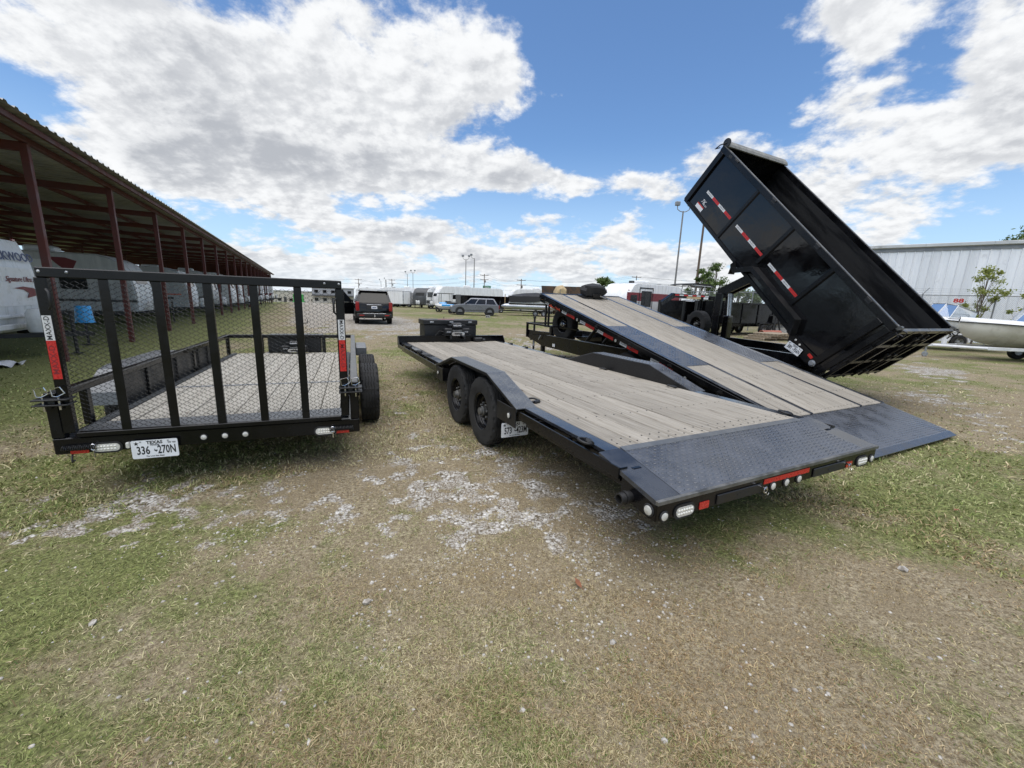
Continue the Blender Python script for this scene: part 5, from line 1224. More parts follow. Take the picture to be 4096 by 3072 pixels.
ob('door_window_frame', MB().path([(0, -.02, 1.15), (0, -.62, 1.79), (0, -1.0, 1.79), (0, -1.1, 1.15)], .028, 6), 'car_black', dd, smooth=40)
ob('door_mirror', MB().cbox(-.26, -.04, -.20, -.08, 1.14, 1.32, .03), 'car_black', dd)
prof = [(-2.38, .36), (-2.42, .60), (-2.40, .98), (-2.34, 1.10), (.75, 1.10), (1.55, 1.07), (2.20, .95), (2.40, .78), (2.42, .50), (2.32, .32)]
x5 = car('parked_car', 'grey sport utility vehicle parked side-on in front of the white caravans', (-4.05, 41.6, -.02), 1.70, 4.85, 1.93, 1.72, 'car_grey', 1.10, prof, (-2.28, -1.85, .35, 1.22), 2.93, .39, 'car')
ob('side_trim', MB().box(-.975, -.955, -1.0, 1.0, .50, .54).box(.955, .975, -1.0, 1.0, .50, .54), 'trim_black', x5)
for s in (-1, 1): ob('kidney_grille', MB().prism(rrect(.20, .22, .07), 'z', 0, .02), 'chrome', x5, mx=frame((s*.13, 2.415, .74), (-1, 0, 0), (0, 0, 1)))
prof = [(-2.9, .5), (-2.95, 1.0), (-.9, 1.02), (1.1, 1.15), (2.5, 1.12), (2.85, 1.0), (2.9, .55), (2.8, .42)]
car('pickup_truck', 'white pickup truck half hidden behind the black vehicle', (-19.3, 67, terrain(np.array(-19.3), np.array(67.))), 2.3, 5.8, 1.95, 1.85, 'car_white', 1.12, prof, (-.95, -.75, .55, 1.25), 3.6, .40, 'truck', 'galvanised')

# ================================================================== trailers and caravans parked beyond
def tz(x, y): return float(terrain(np.array(float(x)), np.array(float(y))))
def at(x, y): return (x, y, tz(x, y))
def cargo(name, label, loc, rz, L, Wd, H, skin, cat='trailer', z0=.45, vn=True, door='rv_white', wr=.32):
    o = thing(name, label, cat, loc, rz); hw = Wd/2
    pl = [(-hw, -L), (hw, -L), (hw, 0), (0, .5) if vn else (0, .02), (-hw, 0)]
    ob('body', MB().prism(pl, 'z', z0, H), skin, o)
    tr_ = MB()
    for a, b in zip(pl, pl[1:]+pl[:1]):
        for z in (z0, H-.07): tr_.add([(a[0]*1.006, a[1]*1.002+.004, z), (b[0]*1.006, b[1]*1.002+.004, z), (b[0]*1.006, b[1]*1.002+.004, z+.07), (a[0]*1.006, a[1]*1.002+.004, z+.07)], [(0, 1, 2, 3)])
    for x, y in pl: tr_.cbox(x-.04, x+.04, y-.04, y+.04, z0, H, .01)
    ob('corner_trim', tr_, 'aluminium', o)
    dr_ = ob('rear_door', MB().box(-hw*.93, hw*.93, -L-.02, -L-.006, z0+.08, H-.12), door, o)
    ob('door_latch', MB().tube((hw*.4, -L-.03, z0+.2), (hw*.4, -L-.03, H-.25), .02, 6), 'galvanised', dr_)
    for s in (-1, 1):
        for y in (-L*.58, -L*.58-.72):
            w_ = link('tyre', tyre_mesh(wr, .2, wr*.56, False, 40), o, 'rubber', Tm(s*(hw+.06), y, wr)); link('rim', rim_mesh(wr*.56, .2, s, 6), w_, 'galvanised')
        ob('fender', MB().prism([(-L*.58+.45, .5), (-L*.58+.36, .76), (-L*.58-1.08, .76), (-L*.58-1.17, .5), (-L*.58-1.12, .5), (-L*.58-1.04, .72), (-L*.58+.32, .72), (-L*.58+.4, .5)], 'x', s*hw, s*(hw+.2)), 'aluminium', o)
    ob('tongue', MB().prism([(-hw*.7, 0), (-hw*.6, 0), (.04, 1.5), (-.04, 1.5)], 'z', .38, .47).prism([(hw*.7, 0), (hw*.6, 0), (-.04, 1.5), (.04, 1.5)], 'z', .381, .469), 'trim_black', o)
    jack(o, 0, 1.2, .05, .85); return o
cargo('cargo_trailer', 'white V-nosed cargo trailer between the pickup truck and the grey cargo trailer', at(-15.8, 60.5), -1.9, 4.3, 2.1, 2.35, 'rv_white')
cargo('cargo_trailer', 'narrow grey cargo trailer beside the black nosed caravan', at(-14.6, 62.0), -2.75, 3.2, 1.7, 2.15, 'rv_grey', door='rv_grey')
rv('caravan', 'white caravan with tall plain side behind the white cargo trailer', at(-15.0, 70), -1.75, 7.6, 2.45, 3.05, nose='flat', stripes=())
rv('caravan', 'caravan with black nose cap and black side panel next to the grey cargo trailer', at(-13.7, 59.2), 2.75, 7.0, 2.4, 2.85, skin='rv_white', cap='rv_dark', stripes=((.7, 1.15, 'rv_dark', 0, 1), (1.6, 2.3, 'rv_dark', .03, .5)))
rv('caravan', 'long white caravan with sloping white nose behind the grey vehicle', at(-11.4, 58.5), 2.05, 10.2, 2.5, 3.15, stripes=((1.1, 1.16, 'rv_grey', .05, 1),), skin='rv_white')
rv('caravan', 'white caravan with long dark awning line behind the black vehicle', at(-20.2, 76), -1.2, 8.5, 2.45, 3.0, stripes=((1.2, 1.9, 'rv_dark', .2, 1),))
rv('caravan', 'white caravan standing behind the pontoon boat', at(-.9, 53.5), 1.75, 8.0, 2.45, 3.0, stripes=((1.0, 1.2, 'rv_grey', 0, 1),))
rv('caravan', 'pale caravan behind the rusty hopper trailer', at(6.5, 56), 1.6, 7.0, 2.45, 3.0, stripes=((1.5, 2.0, 'rv_dark', .2, .8),))
av = rv('caravan', 'white caravan with maroon side band, dark windows and grey lettering on its nose', at(7.08, 29.96), 2.214, 6.8, 2.4, 3.12, stripes=((1.90, 2.48, 'maroon', 0, 1), (1.0, 1.89, 'rv_grey', 0, 1)), wins=((.06, .17, 1.5, 2.3), (.24, .42, 1.5, 2.62)), frontwin=False, ac=True)
text('AVENGER LT', .28, 'rv_grey', av, frame((0, -.10, 1.95), (-1, 0, 0), (0, -.28, 1)), ext=.004, shear=.25, sx=1.15)
for y0, y1 in ((-3.0, -2.94), (-1.44, -1.38)): ob('slide_out_trim', MB().cbox(-1.23, -1.205, y0, y1, .95, 2.86, .004), 'trim_black', av)
ob('slide_out_trim', MB().cbox(-1.23, -1.205, -3.0, -1.38, 2.78, 2.86, .004), 'trim_black', av)
ob('roof_chimney', MB().cbox(-.3, .0, -1.9, -1.6, 3.1, 3.35, .02), 'rv_dark', av)
ob('sewer_pipe', MB().tube((-1.26, -1.5, .95), (-1.26, -1.5, 1.45), .06, 8), 'plastic_white', av, smooth=40)
# black low box trailer behind the grey vehicle
def dumpbox(name, label, loc, rz, L, Wd, z0, H, wr=.33, neck=False, wheels=True, group=None):
    o = thing(name, label, 'trailer', loc, rz, group); hw = Wd/2
    ob('floor', MB().box(-hw, hw, -L, 0, z0, z0+.06), 'black_paint', o)
    for s in (-1, 1):
        ob('side_wall', MB().box(s*(hw-.02), s*hw, -L, 0, z0, H), 'black_gloss', o)
        ob('top_rail', MB().cbox(s*(hw-.05), s*(hw+.04), -L, .02, H-.1, H, .008), 'black_paint', o)
        for k in range(5): ob('side_rib', MB().cbox(s*hw, s*(hw+.045), -L*(k+.1)/4.2-.04, -L*(k+.1)/4.2+.04, z0, H-.1, .006), 'black_paint', o)
        if wheels:
            for y in (-L*.60, -L*.60-.95*wr/.36):
                w_ = link('tyre', tyre_mesh(wr, .21, wr*.55, False, 40), o, 'rubber', Tm(s*(hw+.06), y, wr)); link('rim', rim_mesh(wr*.55, .21, s, 8), w_, 'galvanised')
            f0 = -L*.60; ob('fender', MB().path([(s*(hw+.06), f0+.48, wr), (s*(hw+.06), f0+.36, wr*2.25), (s*(hw+.06), f0-.36-.95*wr/.36, wr*2.25), (s*(hw+.06), f0-.48-.95*wr/.36, wr)], .03, 6), 'black_satin', o)
        ob('reflective_tape', MB().box(s*(hw+.046), s*(hw+.048), -L+.15, -L+.45, z0+.12, z0+.18), 'tape_red', o)
    ob('front_wall', MB().box(-hw, hw, -.02, 0, z0, H+.05), 'black_gloss', o); ob('tailgate', MB().box(-hw, hw, -L-.03, -L, z0, H).cbox(-hw, hw, -L-.08, -L-.03, H-.12, H, .006), 'black_paint', o)
    ob('chassis', MB().cbox(-.5, -.4, -L, .4, z0-.2, z0-.002, .006).cbox(.4, .5, -L, .4, z0-.2, z0-.002, .006), 'black_paint', o)
    if not neck: ob('tongue', MB().prism([(-.8, 0), (-.7, 0), (.04, 1.7), (-.04, 1.7)], 'z', .5, .62).prism([(.8, 0), (.7, 0), (-.04, 1.7), (.04, 1.7)], 'z', .501, .619), 'black_paint', o)
    return o
dumpbox('dump_trailer', 'black high-sided box trailer behind the grey vehicle', at(-6.9, 50.0), 2.0, 7.0, 2.1, .8, 2.0, .36)
ct = thing('golf_cart', 'black framed cart with canopy roof left of the grey vehicle', 'cart', at(-7.9, 47.2), 1.5)
for x in (-.5, .5):
    for y in (-.6, .7): ob('roof_post', MB().tube((x, y, .8), (x, y*.95, 2.05), .025, 6), 'trim_black', ct)
ob('roof', MB().cbox(-.62, .62, -.8, .9, 2.05, 2.12, .03), 'trim_black', ct); ob('body', MB().cbox(-.6, .6, -1.0, 1.1, .35, .75, .06).cbox(-.5, .5, -.5, -.1, .75, 1.25, .04), 'trim_black', ct)
for x in (-.55, .55):
    for y in (-.75, .8): link('tyre', tyre_mesh(.26, .18, .13, False, 40), ct, 'rubber', Tm(x, y, .26))
js = thing('water_scooter', 'blue and white water scooter on a small trailer at the nose of the grey vehicle', 'water scooter', at(-7.15, 43.9), 1.4)
rg = []
for y, w, zb, zt in ((-1.3, .35, .55, .85), (-.6, .52, .45, .95), (.3, .52, .45, 1.0), (.9, .4, .5, 1.05), (1.4, .08, .75, .95)): rg.append([(-w*.6, y, zb), (w*.6, y, zb), (w, y, (zb+zt)/2), (w*.7, y, zt), (-w*.7, y, zt), (-w, y, (zb+zt)/2)])
ob('hull', MB().loft(rg), 'plastic_white', js, smooth=40); ob('seat', MB().cbox(-.18, .18, -1.0, .1, .95, 1.18, .06), 'trim_black', js); ob('cowl', MB().cbox(-.35, .35, .1, .9, .92, 1.12, .1), 'plastic_blue', js)
ob('side_panel', MB().cbox(-.53, .53, -.8, .5, .72, .95, .05), 'plastic_blue', js); ob('handlebar', MB().tube((-.35, .25, 1.28), (.35, .25, 1.28), .02, 6).tube((0, .3, 1.1), (0, .25, 1.28), .03, 6), 'trim_black', js)
ob('trailer_frame', MB().cbox(-.5, -.42, -1.4, 1.2, .36, .42, .01).cbox(.42, .5, -1.4, 1.2, .36, .42, .01).tube((0, 1.1, .4), (0, 2.1, .4), .035, 8), 'trim_black', js)
for x in (-.6, .6): link('tyre', tyre_mesh(.25, .15, .13, False, 40), js, 'rubber', Tm(x, -.5, .25))
# pontoon boat
pb = thing('pontoon_boat', 'silver pontoon boat with black cover on its trailer', 'boat', at(-.9, 45.3), 1.50)
for s in (-1, 1):
    ob('pontoon', MB().lathe([(0, .55), (.12, .42), (.26, .1), (.32, -.5), (.32, -6.0), (0, -6.05)], (s*.85, 0, .98), 'y', 18), 'aluminium', pb, smooth=40)
    ob('side_fence', MB().box(s*1.2, s*1.215, -6.0, -.6, 1.42, 2.0), 'aluminium' if s > 0 else 'rv_grey', pb)
    rl = MB().tube((s*1.21, -6, 2.06), (s*1.21, -.6, 2.06), .03, 8)
    for y in np.linspace(-6, -.6, 7): rl.tube((s*1.21, y, 1.4), (s*1.21, y, 2.06), .025, 6)
    ob('fence_rail', rl, 'aluminium', pb, smooth=40)
    for y in (-3.2, -4.1):
        w_ = link('tyre', tyre_mesh(.31, .19, .18, False, 40), pb, 'rubber', Tm(s*.95, y, .31)); link('rim', rim_mesh(.18, .19, s, 6), w_, 'galvanised')
ob('deck', MB().cbox(-1.25, 1.25, -6.1, -.3, 1.32, 1.42, .02), 'aluminium', pb)
cvr = []
for y, h, lo in ((-4.3, 2.35, 1.75), (-3.2, 2.5, 1.5), (-1.8, 2.4, 1.42), (-.6, 2.2, 1.40), (-.35, 2.0, 1.45)): cvr.append([(-1.30, y, lo), (-1.24, y, 2.08), (-.5, y, h-.06), (.0, y, h), (.5, y, h-.06), (1.24, y, 2.08), (1.30, y, lo)])
ob('boat_cover', MB().loft(cvr, closed=False, cap=False), 'canvas_black', pb, smooth=30)
ob('trailer_frame', MB().cbox(-.5, -.4, -5.8, .4, .42, .54, .01).cbox(.4, .5, -5.8, .4, .42, .54, .01).tube((-.45, .3, .48), (0, 1.7, .48), .05, 8).tube((.45, .3, .48), (0, 1.7, .48), .05, 8).box(-1.0, 1.0, -4.6, -4.5, .5, .62).box(-1.0, 1.0, -1.6, -1.5, .5, .62), 'trim_black', pb)
ob('winch_post', MB().tube((0, .9, .5), (0, .7, 1.5), .05, 8), 'trim_black', pb)
ob('boarding_ladder', MB().path([(-.2, .2, .4), (-.2, .2, 2.25), (.2, .2, 2.25), (.2, .2, .4)], .022, 6).tube((-.2, .2, .8), (.2, .2, .8), .018, 6).tube((-.2, .2, 1.2), (.2, .2, 1.2), .018, 6), 'canvas_tan', pb)
jack(pb, 0, 1.5, .06, .9)
bp = thing('concrete_block', 'small concrete block on the grass below the pontoon boat tongue', 'block', at(-2.4, 37.0)); ob('block_body', MB().cbox(-.2, .2, -.1, .1, 0, .19, .01), 'concrete', bp); ob('block_core', MB().box(-.14, -.03, -.102, .102, .05, .14).box(.03, .14, -.102, .102, .05, .14), 'ink_black', bp)
# rusty hopper trailer with tan cover
rh = thing('hopper_trailer', 'rusty dark steel hopper trailer seen above the tilt deck', 'trailer', at(5.6, 47), 1.45)
for s in (-1, 1): ob('side_wall', MB().add([(s*1.0, -3.4, 1.2), (s*1.0, 2.4, 1.2), (s*1.25, 2.6, 3.3), (s*1.25, -3.6, 3.3), (s*.95, -3.4, 1.2), (s*.95, 2.4, 1.2), (s*1.2, 2.6, 3.3), (s*1.2, -3.6, 3.3)], [(0, 1, 2, 3), (4, 7, 6, 5), (2, 6, 7, 3), (1, 5, 6, 2), (0, 3, 7, 4)]), 'rusty_steel', rh)
ob('end_wall', MB().add([(-1.0, 2.4, 1.2), (1.0, 2.4, 1.2), (1.25, 2.6, 3.25), (-1.25, 2.6, 3.25)], [(0, 1, 2, 3)]).add([(-1.0, -3.4, 1.2), (1.0, -3.4, 1.2), (1.25, -3.6, 3.25), (-1.25, -3.6, 3.25)], [(0, 1, 2, 3)]), 'rusty_steel', rh)
for y in (-2, -.5, 1.0): ob('side_rib', MB().box(-1.29, -1.2, y-.06, y+.06, 1.2, 3.3), 'rusty_steel', rh)
ob('chassis', MB().box(-.5, -.4, -3.4, 3.4, .9, 1.2).box(.4, .5, -3.4, 3.4, .9, 1.2), 'rusty_steel', rh)
for s in (-1, 1):
    for y in (-1.5, -2.5): link('tyre', tyre_mesh(.45, .25, .25, False, 40), rh, 'rubber', Tm(s*1.0, y, .45))
cvt = thing('tarp_bundle', 'tan canvas cover lying over the end of the rusty hopper trailer', 'tarp', (4.75, 44.2, 2.1), .3); cvt.scale = (.8, .8, .85)
rg = []
for y, k in ((-.7, .75), (-.4, 1), (.3, 1.02), (.7, .85)): rg.append([(x*k, y, z*k) for x, z in ((-.75, 0), (-.8, .7), (-.45, 1.3), (.2, 1.45), (.75, 1.0), (.8, .2), (.7, 0))])
ob('canvas', MB().loft(rg), 'canvas_tan', cvt, smooth=35); ob('seam', MB().path([(-.3, -.72, 0), (-.25, -.72, .9), (.0, -.6, 1.12)], .03, 6), 'tarp_beige', cvt); cvt2 = ob('support_frame', MB().box(-.6, .6, -.6, .6, -2.1, 0), 'rusty_steel', cvt)
# gooseneck dump trailer
gd_ = dumpbox('gooseneck_dump_trailer', 'black gooseneck dump trailer with red and white striped neck', (11.5+.2, 24.95, 0), 2.06, 6.6, 2.05, .72, 1.98, .34, neck=True)
nk = MB()
for s in (-1, 1): nk.cbox(s*.42, s*.52, .1, .25, .6, 2.2, .01)
nk.cbox(-.52, .52, .10, .25, 2.05, 2.28, .01); nk.add([(-.14, .2, 2.08), (.14, .2, 2.08), (.14, .2, 2.32), (-.14, .2, 2.32), (-.12, 3.2, 2.12), (.12, 3.2, 2.12), (.12, 3.2, 2.34), (-.12, 3.2, 2.34)], [(0, 1, 2, 3), (4, 7, 6, 5), (0, 4, 5, 1), (1, 5, 6, 2), (2, 6, 7, 3), (3, 7, 4, 0)])
nk.add([(-.11, 3.1, 2.12), (.11, 3.1, 2.12), (.11, 3.2, 2.36), (-.11, 3.2, 2.36), (-.10, 4.1, 1.62), (.10, 4.1, 1.62), (.10, 4.15, 1.82), (-.10, 4.15, 1.82)], [(0, 1, 2, 3), (4, 7, 6, 5), (0, 4, 5, 1), (1, 5, 6, 2), (2, 6, 7, 3), (3, 7, 4, 0)])
ob('gooseneck', nk, 'black_paint', gd_)
ob('coupler', MB().tube((0, 4.15, 1.0), (0, 4.15, 1.95), .07, 12).cbox(-.1, .1, 4.05, 4.25, .95, 1.1, .01), 'black_satin', gd_, smooth=40)
for s in (-1, 1):
    ob('jack_leg', MB().cbox(s*.36, s*.48, 1.6, 1.72, .05, 1.95, .01), 'black_satin', gd_)
    for k in range(8): ob('reflective_tape', MB().box(s*.145, s*.148, .3+k*.36, .3+k*.36+.34, 2.22, 2.29), 'tape_red' if k % 2 else 'tape_white', gd_)
    for k in range(5): ob('reflective_tape', MB().box(s*.53, s*.533, .14, .21, .8+k*.24, .8+k*.24+.23), 'tape_red' if k % 2 else 'tape_white', gd_)
ob('front_tray', MB().box(-.5, .5, .25, 2.4, .66, .72).cbox(-.4, .4, .5, 1.3, .72, 1.15, .02), 'black_satin', gd_)
ob('name_board', MB().box(-.155, -.15, 1.0, 2.2, 2.08, 2.2), 'canvas_tan', gd_); ob('warning_label', MB().box(-.156, -.151, .35, .75, 2.08, 2.2), 'plate_white', gd_)
dumpbox('dump_trailer', 'black dump trailer body standing just behind the gooseneck', (10.15, 26.75, 0), 2.06, 3.6, 2.05, .72, 1.95, .36)
# spare wheel carried by the raised dump trailer
wheel(D, 0, 0, 0, .38, .22, -1, mx=Tm(.62, 4.05, 1.17) @ Rm(-.18, 'Z')); ob('spare_mount', MB().cbox(.70, .86, 3.98, 4.12, .72, 1.2, .006), 'black_satin', D)
# boats
def boat(name, label, loc, rz, L, hull, deck, cat='boat', shield=True, tr='trailer_white', group=None):
    o = thing(name, label, cat, loc, rz, group); rg = []; dk = []
    for t, w, zk, zc, zg in ((0, .03, 1.12, 1.2, 1.46), (.05, .30, .88, 1.06, 1.45), (.14, .62, .66, .94, 1.43), (.3, .92, .53, .84, 1.38), (.55, 1.05, .50, .78, 1.30), (.8, 1.05, .50, .76, 1.26), (1, 1.0, .50, .76, 1.24)):
        y = -L*t; rg.append([(0, y, zk), (w*.78, y, zc), (w*.98, y, (zc+zg)/2), (w, y, zg), (-w, y, zg), (-w*.98, y, (zc+zg)/2), (-w*.78, y, zc)]); dk.append((w, y, zg))
    ob('hull', MB().loft(rg), hull, o, smooth=35)
    top = []
    for w, y, z in dk: top.append([(w*1.03, y+.02, z-.05), (w*1.03, y+.02, z+.01), (w*.85, y, z+.10), (w*.35, y, z+.17), (-w*.35, y, z+.17), (-w*.85, y, z+.10), (-w*1.03, y+.02, z+.01), (-w*1.03, y+.02, z-.05)])
    ob('deck', MB().loft(top[:5], closed=False, cap=False), deck, o, smooth=40)
    ob('cockpit_side', MB().loft([[q for q in (r[0], r[1], r[2])] for r in top[4:]], closed=False, cap=False).loft([[q for q in (r[7], r[6], r[5])] for r in top[4:]], closed=False, cap=False), deck, o, smooth=40)
    rr = MB()
    for s in (-1, 1): rr.path([(s*w*1.035, y+.02, z-.02) for w, y, z in dk], .022, 6)
    ob('rub_rail', rr, 'trim_black', o, smooth=50)
    if shield:
        ya, yb = -L*.40, -L*.46
        fr_ = MB(); pts = [(-.98, -L*.62, 1.42), (-.95, ya-.25, 1.42), (-.45, ya, 1.50), (.45, ya, 1.50), (.95, ya-.25, 1.42), (.98, -L*.62, 1.42)]
        tp_ = [(-.92, -L*.64, 1.70), (-.86, yb-.22, 2.02), (-.40, yb-.06, 2.10), (.40, yb-.06, 2.10), (.86, yb-.22, 2.02), (.92, -L*.64, 1.70)]
        for a, b in zip(range(5), range(1, 6)): ob('windscreen_pane', MB().quad(pts[a], pts[b], tp_[b], tp_[a]), 'glass_boat', o)
        fr_.path(tp_, .022, 6); fr_.path(pts, .018, 6)
        for a, b in zip(pts[1:5], tp_[1:5]): fr_.tube(a, b, .02, 6)
        ob('windscreen_frame', fr_, 'aluminium', o, smooth=50)
        ob('helm_seat', MB().cbox(-.75, -.3, -L*.66, -L*.58, .9, 1.55, .05).cbox(.3, .75, -L*.66, -L*.58, .9, 1.55, .05), 'gel_white', o)
    ob('outboard_drive', MB().cbox(-.25, .25, -L-.5, -L-.02, .35, .95, .06), 'trim_black', o)
    tf = MB()
    for s in (-1, 1): tf.cbox(s*.62, s*.72, -L*.95, -.6, .42, .54, .01); tf.tube((s*.67, -.62, .48), (s*.02, .75, .48), .055, 8)
    for y in (-1.4, -3.0, -4.6): tf.cbox(-.66, .66, y-.04, y+.04, .40, .50, .01)
    tf.cbox(-.05, .05, .6, 1.25, .43, .53, .01)
    ob('trailer_frame', tf, tr, o)
    ob('winch_post', MB().cbox(-.05, .05, .28, .42, .52, 1.02, .01).cbox(-.07, .07, .02, .50, 1.0, 1.12, .02).lathe([(.07, -.09), (.07, .09)], (0, .40, .98), 'x', 12), tr, o)
    ob('bow_roller', MB().lathe([(.06, -.07), (.06, .07)], (0, .06, 1.1), 'x', 12), 'trim_black', o, smooth=40)
    ob('coupler', MB().prism([(1.2, .43), (1.2, .56), (1.42, .54), (1.5, .48), (1.5, .42)], 'x', -.06, .06), 'galvanised', o)
    j = ob('tongue_jack', MB().tube((.10, .85, .10), (.10, .85, .95), .035, 10).lathe([(.10, -.03), (.10, .03)], (.10, .85, .10), 'x', 14), 'galvanised', o, smooth=40)
    ob('jack_crank', MB().path([(.10, .85, .93), (.02, .85, .95), (-.10, .85, .90), (-.2, .85, .90)], .012, 6), 'galvanised', j)
    for s in (-1, 1):
        w_ = link('tyre', tyre_mesh(.32, .19, .18, False, 40), o, 'rubber', Tm(s*.92, -L*.55, .32)); link('rim', rim_mesh(.18, .19, s, 6), w_, 'galvanised')
        ob('trailer_fender', MB().path([(s*.92, -L*.55+.42, .34), (s*.92, -L*.55+.3, .68), (s*.92, -L*.55-.3, .68), (s*.92, -L*.55-.42, .34)], .05, 6), tr, o)
        ob('registration', MB().box(s*.0, s*.001, 0, .001, 0, .001), 'ink_blue', o) if False else None
    return o
b2 = boat('motor_boat', 'cream hulled motor boat with white deck on a white trailer under the number 88 sign', (17.6, 16.3, 0), 1.42, 5.6, 'gel_cream', 'gel_white', group='motor boats on trailers')
b1 = boat('motor_boat', 'white motor boat with low windscreen parked behind the cream hulled boat', (18.3, 20.9, .12), 1.40, 5.6, 'gel_white', 'gel_white', group='motor boats on trailers')
text('TX 4281', .13, 'ink_blue', b1, frame((-1.0, -1.9, 1.12), (0, -1, 0), (-.15, 0, 1)), ext=.002) if False else ob('registration_mark', MB().box(-.94, -.935, -2.0, -1.2, 1.14, 1.24), 'ink_blue', b1)
cc = thing('center_console_boat', 'small fishing boat with dark canopy on white pipe frame', 'boat', (12.3, 29.4, 0), 2.0)
rg = []
for t, w, zk, zc, zg in ((0, .05, 1.15, 1.2, 1.6), (.15, .6, .8, .95, 1.5), (.4, .95, .65, .85, 1.42), (1, .98, .62, .82, 1.36)): y = 2.4-5.2*t; rg.append([(0, y, zk), (w*.8, y, zc), (w, y, zg), (-w, y, zg), (-w*.8, y, zc)])
ob('hull', MB().loft(rg), 'gel_white', cc, smooth=35); ob('console', MB().cbox(-.4, .4, -.7, .1, 1.2, 2.1, .04), 'gel_white', cc)
ob('canopy', MB().prism([(-1.3, 3.05), (-.9, 3.17), (.4, 3.22), (.95, 3.12), (.95, 3.08), (.4, 3.17), (-.9, 3.12), (-1.3, 3.0)], 'x', -.95, .95), 'canvas_black', cc)
pf = MB()
for s in (-1, 1):
    pf.path([(s*.55, -.95, 1.3), (s*.52, -.85, 2.3), (s*.6, -.75, 3.06)], .028, 8); pf.path([(s*.55, .45, 1.3), (s*.5, .25, 2.3), (s*.6, .1, 3.1)], .028, 8); pf.tube((s*.52, -.85, 2.2), (s*.5, .27, 2.2), .024, 6); pf.path([(s*.52, -.5, 3.1), (s*.7, -.2, 2.75), (s*.52, .2, 2.4)], .02, 6); pf.tube((s*.9, -1.2, 3.02), (s*.9, .9, 3.08), .022, 6)
pf.tube((-.6, -.75, 3.04), (.6, -.75, 3.04), .024, 6); pf.tube((-.6, .1, 3.1), (.6, .1, 3.1), .024, 6)
ob('canopy_frame', pf, 'plastic_white', cc, smooth=50)
ob('trailer_frame', MB().cbox(-.6, -.5, -2.6, 2.2, .42, .54, .01).cbox(.5, .6, -2.6, 2.2, .42, .54, .01).box(-.9, .9, -1.0, -.9, .4, .5), 'galvanised', cc)
for s in (-1, 1): link('tyre', tyre_mesh(.32, .19, .18, False, 40), cc, 'rubber', Tm(s*.9, -.9, .32))
# pile of blocks, pallets, pipe
for k, (x, y, z, rz) in enumerate([(17.0+.46*(i % 4)-.25*(i//4), 26.6+.2*(i % 4)+.1*(i//4), .0+.24*(i//4), .3+.1*math.sin(i*5)) for i in range(14)]):
    o = ob('concrete_block', MB().cbox(-.2, .2, -.14, .14, 0, .23, .012), 'concrete', mx=Tm(x, y, z) @ Rm(rz, 'Z'))
    tag(o, 'rough grey concrete block in the heap beside the black gooseneck trailer', 'block', 'heap of concrete blocks')
for k in range(3):
    pt = thing('pallet', ['weathered wooden pallet lying flat at the bottom of the low stack', 'weathered wooden pallet in the middle of the low stack', 'weathered wooden pallet on top of the low stack'][k], 'pallet', (14.0+.15*k, 22.6-.1*k, .13*k), .35+.1*k, 'stack of pallets')
    for i in range(7): ob('slat', MB().cbox(-1.0, 1.0, -.6+.19*i, -.6+.19*i+.10, .10, .125, .004), 'pallet_wood', pt)
    for i in range(3): ob('stringer', MB().cbox(-.95+.92*i, -.87+.92*i, -.6, .64, 0, .10, .004), 'pallet_wood', pt)
tag(ob('pipe', MB().lathe([(.16, 0), (.2, 0), (.2, 1.5), (.16, 1.5), (.16, 0)], (0, 0, 0), 'x', 18), 'pipe_red', mx=Tm(14.9, 24.6, .2) @ Rm(.35, 'Z'), smooth=40), 'short reddish clay pipe lying behind the gooseneck trailer wheels', 'pipe')
tag(ob('steel_easel', MB().tube((0, 0, 0), (.35, .1, 1.3), .05, 8).tube((.75, 0, 0), (.4, .1, 1.3), .05, 8).tube((-.5, .3, 1.2), (.9, .2, 1.35), .035, 8).tube((.2, .3, 0), (.42, .15, 1.2), .04, 8), 'trim_black', mx=Tm(16.4, 26.0, 0) @ Rm(.3, 'Z')), 'black steel stand leaning against the heap of concrete blocks', 'stand')

# ================================================================== metal building, fence, sign
A_ = Vector((22.2, 31.85, 0)); BD = Vector((.788, -.615, 0)).normalized(); BN = Vector((-.615, -.788, 0)).normalized(); BW = 26.; RS = .423
B_ = thing('metal_building', 'long light grey metal building with ribbed wall panels and white gutter', 'building', A_, math.atan2(BD.y, BD.x))
pan = MB().add([(0, 0, 0), (.03, 0, 0), (.055, -.07, 0), (.085, -.07, 0), (.11, 0, 0), (.24, 0, 0), (.25, -.008, 0), (.27, -.008, 0), (.28, 0, 0), (RS, 0, 0)]+[(x, y, 5.75) for x, y in ((0, 0), (.03, 0), (.055, -.07), (.085, -.07), (.11, 0), (.24, 0), (.25, -.008), (.27, -.008), (.28, 0), (RS, 0))], [(i, i+1, 11+i, 10+i) for i in range(9)]).mesh('wall_panel')
for k in range(int(BW/RS)): link('wall_panel', pan, B_, 'building_wall', Tm(k*RS, 0, 0))
ob('wall_core', MB().box(0, BW, .02, 12, 0, 5.9), 'building_wall', B_)
ob('eave_trim', MB().cbox(-.05, BW, -.06, .02, 5.75, 5.98, .01), 'building_trim', B_)
for k in range(9): ob('gutter', MB().prism([(-.02, 5.98), (-.22, 6.03), (-.24, 6.20), (-.20, 6.22), (-.02, 6.20)], 'x', k*3.0, k*3.0+2.99), 'building_gutter', B_)
ob('roof', MB().prism([(-.02, 6.0), (-.02, 6.21), (6, 6.8), (12.2, 6.2), (12.2, 6.0)], 'x', -.1, BW), 'building_gutter', B_)
F0 = A_+BN*3.6-BD*9.0
Fn = thing('chain_link_fence', 'chain link fence with barbed wire in front of the metal building', 'fence', F0, math.atan2(BD.y, BD.x)); FL, FH = 34., 2.83
